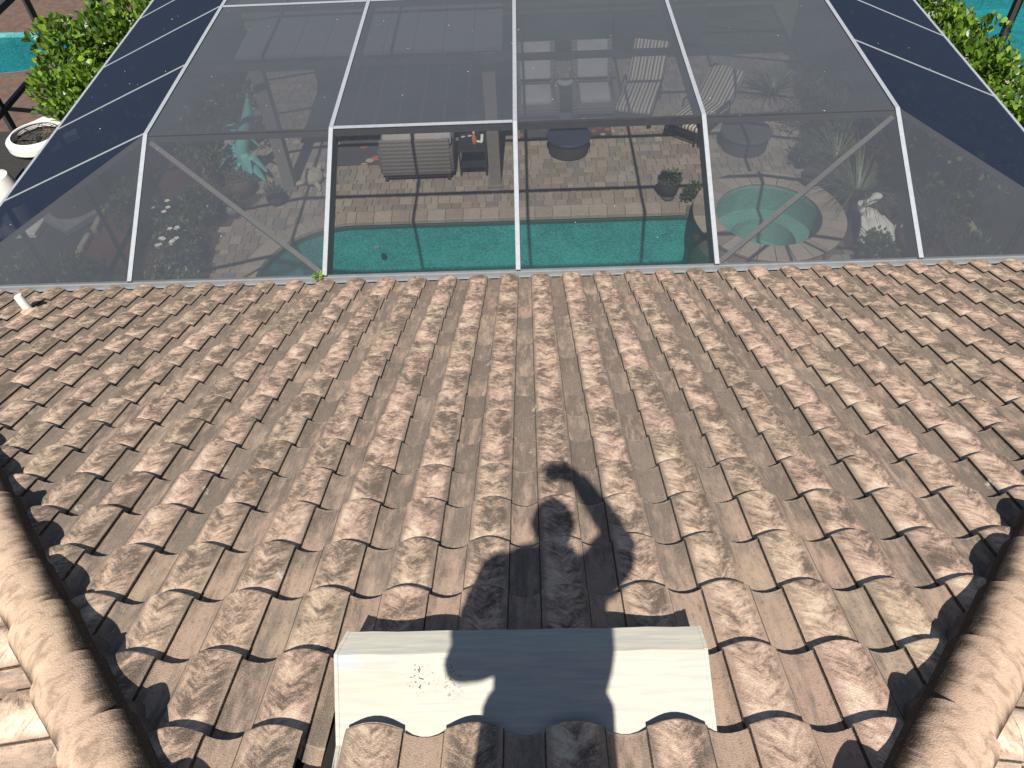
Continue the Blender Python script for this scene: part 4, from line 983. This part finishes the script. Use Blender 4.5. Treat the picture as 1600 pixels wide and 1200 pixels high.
for lab, x, y, r_, mt in (('dark pot with trailing plant beside the left post', -4.42, 11.42, .17, M_CHAR), ('brown round pot in front of the teal sculpture', -5.10, 11.72, .24, M_BROWN), ('grey pot at the edge of the left bed', -5.12, 11.15, .15, M_GREYSTONE)):
    t = thing('garden_pot', lab, 'pot', (x, y, 0)); mb = MB(); mb.lathe([(r_ * .6, 0), (r_ * .95, r_ * .6), (r_, r_ * 1.1), (r_ * .8, r_ * 1.5), (r_ * .86, r_ * 1.6), (r_ * .72, r_ * 1.6), (r_ * .6, r_ * 1.3), (0, r_ * 1.3)], n=20); mb.build('body', mt, t, True)
    mb = MB(); rr = random.Random(int(r_ * 100))
    for _ in range(70): d = rdir(rr); d.z = abs(d.z); leaf_add(mb, Vector((0, 0, r_ * 1.4)) + d * rr.uniform(.02, r_), (d + rdir(rr) * .5).normalized(), rdir(rr), .08, .035, rr.randrange(3))
    mb.build('plant', M_SHRUB, t)
# teal sculpture: a draped standing figure of folded fins
t = thing('garden_sculpture', 'teal verdigris sculpture with spreading folded fins in the left bed', 'sculpture', (-5.08, 12.12, 0))
mb = MB()
mb.tube([(.0, 0, 0), (.06, .04, .3), (.02, .06, .6), (.14, .10, .9), (.30, .16, 1.25), (.36, .20, 1.5)], [.17, .15, .13, .11, .09, .03], 12)
for a, l_, w_, z_ in ((2.6, .55, .24, .5), (3.3, .50, .20, .42), (-.35, .40, .16, .35), (.4, .36, .13, .75), (2.2, .35, .15, .9), (-1.2, .38, .17, .4)):
    d = Vector((math.cos(a), math.sin(a) * .6, 0)); P = Vector((.03, .03, z_ + .1)); mb.tube([P, P + d * l_ * .5 + Vector((0, 0, .06)), P + d * l_ + Vector((0, 0, -.22))], [.05, w_ * .55, .04], 8, flat=.35)
remesh(mb.build('figure', M_TEAL, t), .014, 3)
for k, (a, z_) in enumerate(((2.5, .25), (3.5, .2), (-.2, .2))):
    mb = MB(); d = Vector((math.cos(a), math.sin(a), 0)); mb.tube([Vector((0, 0, z_ + .25)), d * .2 + Vector((0, 0, z_ + .1)), d * .34 + Vector((0, 0, .04))], [.06, .11, .03], 8, flat=.3); mb.build('drapery_fold', M_TEAL, t, True)
# swan planter
t = thing('swan_statue', 'large white swan garden statue with curled neck in the right bed', 'swan statue', (5.45, 9.95, 0), .0)
t.scale = (1, 1, .74)
mb = MB(); mb.ell((.02, -.02, .30), (.20, .34, .22), 18, 12); mb.ell((-.02, .16, .36), (.15, .18, .20), 14, 10)
mb.tube([(-.03, .28, .38), (-.14, .34, .48), (-.17, .30, .60), (-.08, .26, .68), (.0, .25, .76), (.02, .24, .83)], [.12, .085, .07, .062, .056, .05], 12)
mb.ell((-.01, .22, .86), (.09, .075, .065), 12, 8); mb.tube([(-.06, .20, .85), (-.15, .16, .81), (-.21, .12, .77)], [.045, .032, .012], 8)
remesh(mb.build('body', M_SWAN, t), .012, 4)
for sx in (-1, 1):
    w_ = MB()
    for j in range(5): w_.tube([(sx * (.15 + .012 * j), .14 - .03 * j, .42 - .05 * j), (sx * (.20 + .008 * j), -.1 - .03 * j, .42 - .05 * j), (sx * (.13 + .01 * j), -.38 - .02 * j, .36 - .045 * j)], [.035, .05, .012], 8, flat=.5)
    w_.build('wing', M_SWAN, t, True)
w_ = MB()
for j in range(5): w_.tube([((j - 2) * .03, -.28, .27), ((j - 2) * .055, -.46, .29), ((j - 2) * .075, -.58, .25)], [.03, .035, .012], 8, flat=.4)
w_.build('tail', M_SWAN, t, True)
mb = MB()
for j in range(6): mb.tube([(0, 0, .05), (.12 + .05 * j, .05 + .03 * j, .18 + .03 * (5 - j))], [.025, .04], 8, flat=.4)
o = mb.build('shell_ornament', M_SWAN, None, True); o.location = (5.76, 9.98, 0); tag(o, 'white fan shaped ornament to the right of the swan', 'ornament')

# ------------------------------------------------------------------ neighbours
nd = flat_poly('neighbour_deck', [[(-20, 14.3), (-9.9, 14.3), (-9.9, 21.5), (-20, 21.5)], NPL], -.045, M_TERRA); tag(nd, kind='structure')
for nm, poly, lab in (('L', NPL, 'turquoise neighbouring pool beyond the left hedge'), ('R', NPR, 'turquoise neighbouring pool beyond the right hedge')):
    t = thing('neighbour_pool', lab, 'swimming pool'); wall_strip(poly, -1.3, -.04, M_BASIN, 'basin_wall', t); flat_poly('basin_floor', [grow(poly, .02)], -1.25, M_BASIN, t); flat_poly('water', [poly], -.16, M_NWATER, t)
flat_poly('neighbour_deck', [[(8.8, 13.9), (20, 13.9), (20, 22), (8.8, 22)], NPR], -.045, M_PAV[5])['kind'] = 'structure'
t = thing('neighbour_enclosure', 'dark bronze enclosure frame of the house on the left', 'pool enclosure', (-9.6, 15, 0)); NO = Vector((-9.6, 15, 0))
for a, b_, w_ in (((-9.65, 10.4, 2.3), (-9.65, 21, 2.3), .12), ((-9.65, 10.4, 2.3), (-9.65, 10.4, 0), .10), ((-9.65, 13.3, 2.2), (-9.65, 13.3, 0), .10), ((-9.65, 15.6, 2.2), (-9.65, 15.6, 0), .10), ((-9.65, 18, 2.2), (-9.65, 18, 0), .10), ((-9.65, 10.4, 1.0), (-9.65, 21, 1.0), .08), ((-9.65, 13.3, 2.3), (-13, 13.3, 3.4), .1), ((-9.65, 15.6, 2.3), (-13, 15.6, 3.4), .1)):
    mb = MB(); vert = abs(a[2] - b_[2]) > 1.9 and abs(a[0] - b_[0]) < .1; mb.beam(Vector(a) - NO, Vector(b_) - NO, w_, w_, (1, 0, 0) if vert else (0, 0, 1)); mb.build('frame_bar', M_BRONZE, t)
t = thing('neighbour_enclosure', 'dark enclosure post beside the pool on the right', 'pool enclosure', (8.75, 14, 0)); 
for a, b_ in (((0, 0, 0), (0, 0, 2.6)), ((0, -3, 2.6), (0, 7, 2.6)), ((0, 3.2, 0), (0, 3.2, 2.5))):
    mb = MB(); vert = abs(a[2] - b_[2]) > 1; mb.beam(a, b_, .11, .11, (1, 0, 0) if vert else (0, 0, 1)); mb.build('frame_bar', M_BRONZE, t)
# air conditioner
t = thing('air_conditioner', 'air conditioner with white D-shaped top and round fan grille', 'air conditioner', (-8.02, 11.45, 0), R(-35))
dsh = [(-.46, .44), (.46, .44)] + [(.46 * math.cos(R(a)), .0 - .46 * math.sin(R(a))) for a in range(0, 181, 15)]
dsh = dsh[::-1]
def prism(mb, poly, z0, z1, k=1.0):
    n = len(poly); mb.add([(x, y, z0) for x, y in poly] + [(x * k, y * k, z1) for x, y in poly], [tuple(range(n))[::-1], tuple(range(n, 2 * n))] + [(i, (i + 1) % n, n + (i + 1) % n, n + i) for i in range(n)])
mb = MB(); prism(mb, [(x * .94, y * .94) for x, y in dsh][::-1], .1, 1.36); mb.build('coil_housing', M_ACBODY, t)
ring = MB(); n = 36
def dpt(a):
    c_, s_ = math.cos(a), math.sin(a)
    if s_ < 0: return (.49 * c_, .49 * s_)
    k = .49 / max(abs(c_), abs(s_) * 1.0425, 1e-4); return (c_ * k, s_ * k)
lev = [(None, 1.34), (None, 1.44), (.40, 1.50), (.375, 1.50), (.37, 1.40)]
for r_, z in lev:
    for j in range(n):
        a = 2 * math.pi * j / n; p = dpt(a) if r_ is None else (r_ * math.cos(a), r_ * math.sin(a) - .02); ring.v.append((p[0], p[1], z))
ring.f = [(l * n + j, l * n + (j + 1) % n, (l + 1) * n + (j + 1) % n, (l + 1) * n + j) for l in range(4) for j in range(n)]; ring.mi = [0] * len(ring.f); ring.build('top_cover', M_WHITE, t, True)
mb = MB()
for r_ in (.08, .14, .20, .26, .32, .37): mb.tube([(r_ * math.cos(2 * math.pi * j / 28), r_ * math.sin(2 * math.pi * j / 28) - .02, 1.475 + .03 * (1 - r_ / .37)) for j in range(29)], .0045, 5)
for j in range(8): a = j * .7854; mb.tube([(.05 * math.cos(a), .05 * math.sin(a) - .02, 1.5), (.37 * math.cos(a), .37 * math.sin(a) - .02, 1.475)], .006, 5)
mb.build('fan_grille', M_BLACK, t)
for j in range(4):
    a = j * 1.5708 + .4; mb = MB(); d = Vector((math.cos(a), math.sin(a), 0)); e = Vector((-d.y, d.x, 0)); c0 = Vector((0, -.02, 1.36))
    mb.add([c0 + d * .05 - e * .03, c0 + d * .05 + e * .03 + Vector((0, 0, .03)), c0 + d * .33 + e * .12 + Vector((0, 0, .05)), c0 + d * .33 - e * .10 - Vector((0, 0, .03))], [(0, 1, 2, 3)]); f_ = mb.build('fan_blade', M_BROWN, t); f_.modifiers.new('thick', 'SOLIDIFY').thickness = .004
mb = MB(); mb.lathe([(.07, 1.32), (.07, 1.42), (0, 1.43)], (0, -.02, 0), 14); mb.build('fan_hub', M_BLACK, t, True)
mb = MB(); mb.box((0, 0, .04), (1.1, 1.1, .1)); mb.build('pad', M_GREYSTONE, t)
t = thing('pool_filter', 'white pool filter tank below the air conditioner at the left edge', 'filter tank', (-8.78, 11.0, 0)); mb = MB(); mb.lathe([(.24, .05), (.26, .2), (.26, .8), (.20, 1.0), (.08, 1.06), (.07, 1.14), (0, 1.15)], n=24); mb.build('tank', M_WHITE, t, True); mb = MB(); mb.lathe([(.268, .52), (.275, .54), (.275, .58), (.268, .6)], n=24, caps=False); mb.build('clamp_band', M_BLACK, t, True); mb = MB(); mb.rbox((0, 0, .03), (.7, .7, .1), .02); mb.build('base', M_WHITE, t)

# ------------------------------------------------------------------ photographer on the ridge, seen only by the shadow
AZ = APEX.z
def B(x, y, z): return Vector((x, y, AZ + z))
person = thing('person', 'person in t-shirt and shorts on the roof ridge holding a phone overhead', 'person', (-.03, -.30, AZ)); PO = Vector((-.03, -.30, AZ))
def pb(mb, name, mat, v_=.011, sm=5):
    mb.v = [tuple(Vector(p) - PO) for p in mb.v]; return remesh(mb.build(name, mat, person), v_, sm)
SHL, SHR = B(-.222, -.22, 1.375), B(.175, -.22, 1.38)
ELR = B(.275, -.27, 1.63); WRR = B(.115, -.045, 1.775)
ELL = B(-.305, -.22, 1.03); WRL = B(-.15, -.06, .85)
HIPL, HIPR = B(-.125, -.27, .88), B(.075, -.27, .88)
KNL, KNR = B(-.15, -.22, .42), B(.09, -.22, .42); ANL, ANR = B(-.16, -.27, -.02), B(.10, -.27, -.02)
body = MB()
body.tube([B(-.025, -.27, .84), B(-.025, -.27, 1.0), B(-.022, -.26, 1.18), B(-.02, -.24, 1.34), B(-.015, -.22, 1.44)], [.15, .14, .15, .155, .09], 16)
for s_ in (SHL, SHR): body.ell(s_, (.075, .075, .075), 12, 8)
body.tube([B(-.012, -.215, 1.40), B(-.01, -.19, 1.50), B(-.008, -.175, 1.56)], [.068, .06, .06], 12)
HC = B(-.012, -.155, 1.60)
body.ell(HC, (.082, .102, .118), 18, 14); body.ell(HC + Vector((0, .03, -.06)), (.066, .066, .066), 12, 8)
body.tube([HC + Vector((0, .088, .02)), HC + Vector((0, .112, -.02)), HC + Vector((0, .10, -.03))], [.010, .016, .008], 8)
for sx in (-1, 1): body.ell(HC + Vector((sx * .082, -.005, -.005)), (.020, .026, .036), 8, 6)
for a, e_, w_ in ((SHL, ELL, WRL), (SHR, ELR, WRR)):
    body.tube([a, a.lerp(e_, .5), e_, e_.lerp(w_, .35), w_], [.064, .060, .058, .060, .046], 12)
for hp, kn, an in ((HIPL, KNL, ANL), (HIPR, KNR, ANR)):
    body.tube([hp, hp.lerp(kn, .5), kn, kn.lerp(an, .35), an], [.092, .078, .058, .058, .038], 12); 
# left hand resting at the waist
pl = WRL; body.tube([pl, pl + Vector((.05, .03, -.02)), pl + Vector((.085, .045, -.03))], [.03, .042, .036], 10, flat=.6)
for j in range(4): q_ = pl + Vector((.08, .045, -.005 - .02 * j)); body.tube([q_, q_ + Vector((.035, .012, -.004)), q_ + Vector((.06 - .006 * abs(j - 1), -.004, -.006))], [.010, .0095, .008], 8)
q_ = pl + Vector((.03, .045, .02)); body.tube([q_, q_ + Vector((.025, .03, .03)), q_ + Vector((.05, .035, .035))], [.012, .011, .009], 8)
# right hand: palm behind the phone's right end, fingers along its back, thumb below
back = -fw; pc_ = CAMP + rt * .045 + back * .036 - up * .005
body.tube([WRR, WRR.lerp(pc_, .55), pc_, pc_ - rt * .03], [.044, .044, .046, .038], 12, flat=.75)
for j in range(4):
    q_ = pc_ - rt * .03 + up * (.036 - .024 * j) + back * .002; L_ = (.078, .096, .092, .070)[j]
    body.tube([q_, q_ - rt * L_ * .5 + back * .018 + up * (.008 - .005 * j), q_ - rt * L_ + back * .006 + up * (.014 - .009 * j)], [.0095, .009, .0075], 8)
q_ = pc_ + up * .03 + rt * .01; body.tube([q_, q_ + up * .030 - rt * .004, q_ + up * .042 - rt * .03], [.013, .012, .010], 8)
pb(body, 'body', M_SKIN, .0085, 3)
sh = MB(); sh.tube([B(-.025, -.27, .80), B(-.022, -.27, 1.0), B(-.008, -.26, 1.15), B(-.004, -.24, 1.30), B(-.02, -.22, 1.435)], [.182, .180, .200, .200, .120], 16)
sh.ell(B(-.11, -.21, 1.415), (.11, .08, .07), 12, 8)
for a, e_ in ((SHL, ELL), (SHR, ELR)): sh.ell(a, (.092, .092, .09), 12, 8); sh.tube([a, a.lerp(e_, .66)], [.092, .088], 12)
pb(sh, 'shirt', M_SHIRT, .014, 4)
sh = MB(); sh.tube([B(-.025, -.27, .76), B(-.025, -.27, .98)], [.178, .155], 16)
for hp, kn in ((HIPL, KNL), (HIPR, KNR)): sh.tube([hp, hp.lerp(kn, .85)], [.108, .095], 14)
pb(sh, 'shorts', M_SHORTS, .014, 4)
sh = MB(); sh.ell(HC + Vector((0, -.018, .028)), (.095, .110, .112), 16, 12); pb(sh, 'hair', M_HAIR, .012, 3)
for an in (ANL, ANR):
    gz = roof(0, APS + (an.y + .02 - APEX.y) / CS).z if an.y > APEX.y else AZ
    sh = MB(); sh.tube([an + Vector((0, 0, .02)), an + Vector((0, 0, -.06)), an + Vector((0, .03, -.085))], [.05, .055, .05], 12); sh.tube([an + Vector((0, -.06, -.075)), an + Vector((0, .06, -.08)), an + Vector((0, .17, -.115))], [.042, .048, .036], 12, flat=.8); pb(sh, 'shoe', M_SHOE, .012, 3)
for sx in (-1, 1):
    mb = MB(); mb.ell(HC + Vector((sx * .030, .092, .012)) - PO, (.012, .008, .008), 10, 6); mb.build('eye', M_WHITEP, person, True)
mb = MB(); mb.ell(HC + Vector((0, .098, -.062)) - PO, (.024, .008, .006), 10, 6); mb.build('mouth', M_RED, person, True)
ph = thing('phone', 'phone held sideways in the raised hand above the roof', 'phone', CAMP + back * .012 + rt * .022 - up * .010); Mp = Matrix((rt, up, -fw)).transposed()
mb = MB(); mb.rbox((0, 0, .002), (.138, .066, .008), .0039, Mp); mb.build('body', M_BLACK, ph, True)
mb = MB(); mb.box(Mp @ Vector((0, 0, .0066)), (.130, .058, .0006), Mp); mb.build('screen', M_CHAR, ph)
mb = MB(); mb.lathe([(.009, 0), (.009, .003), (.006, .003)], Mp @ Vector((-.022, .010, -.0022)), 14, M=Mp @ rotx(math.pi), caps=False); mb.build('lens_ring', M_BLACK, ph)
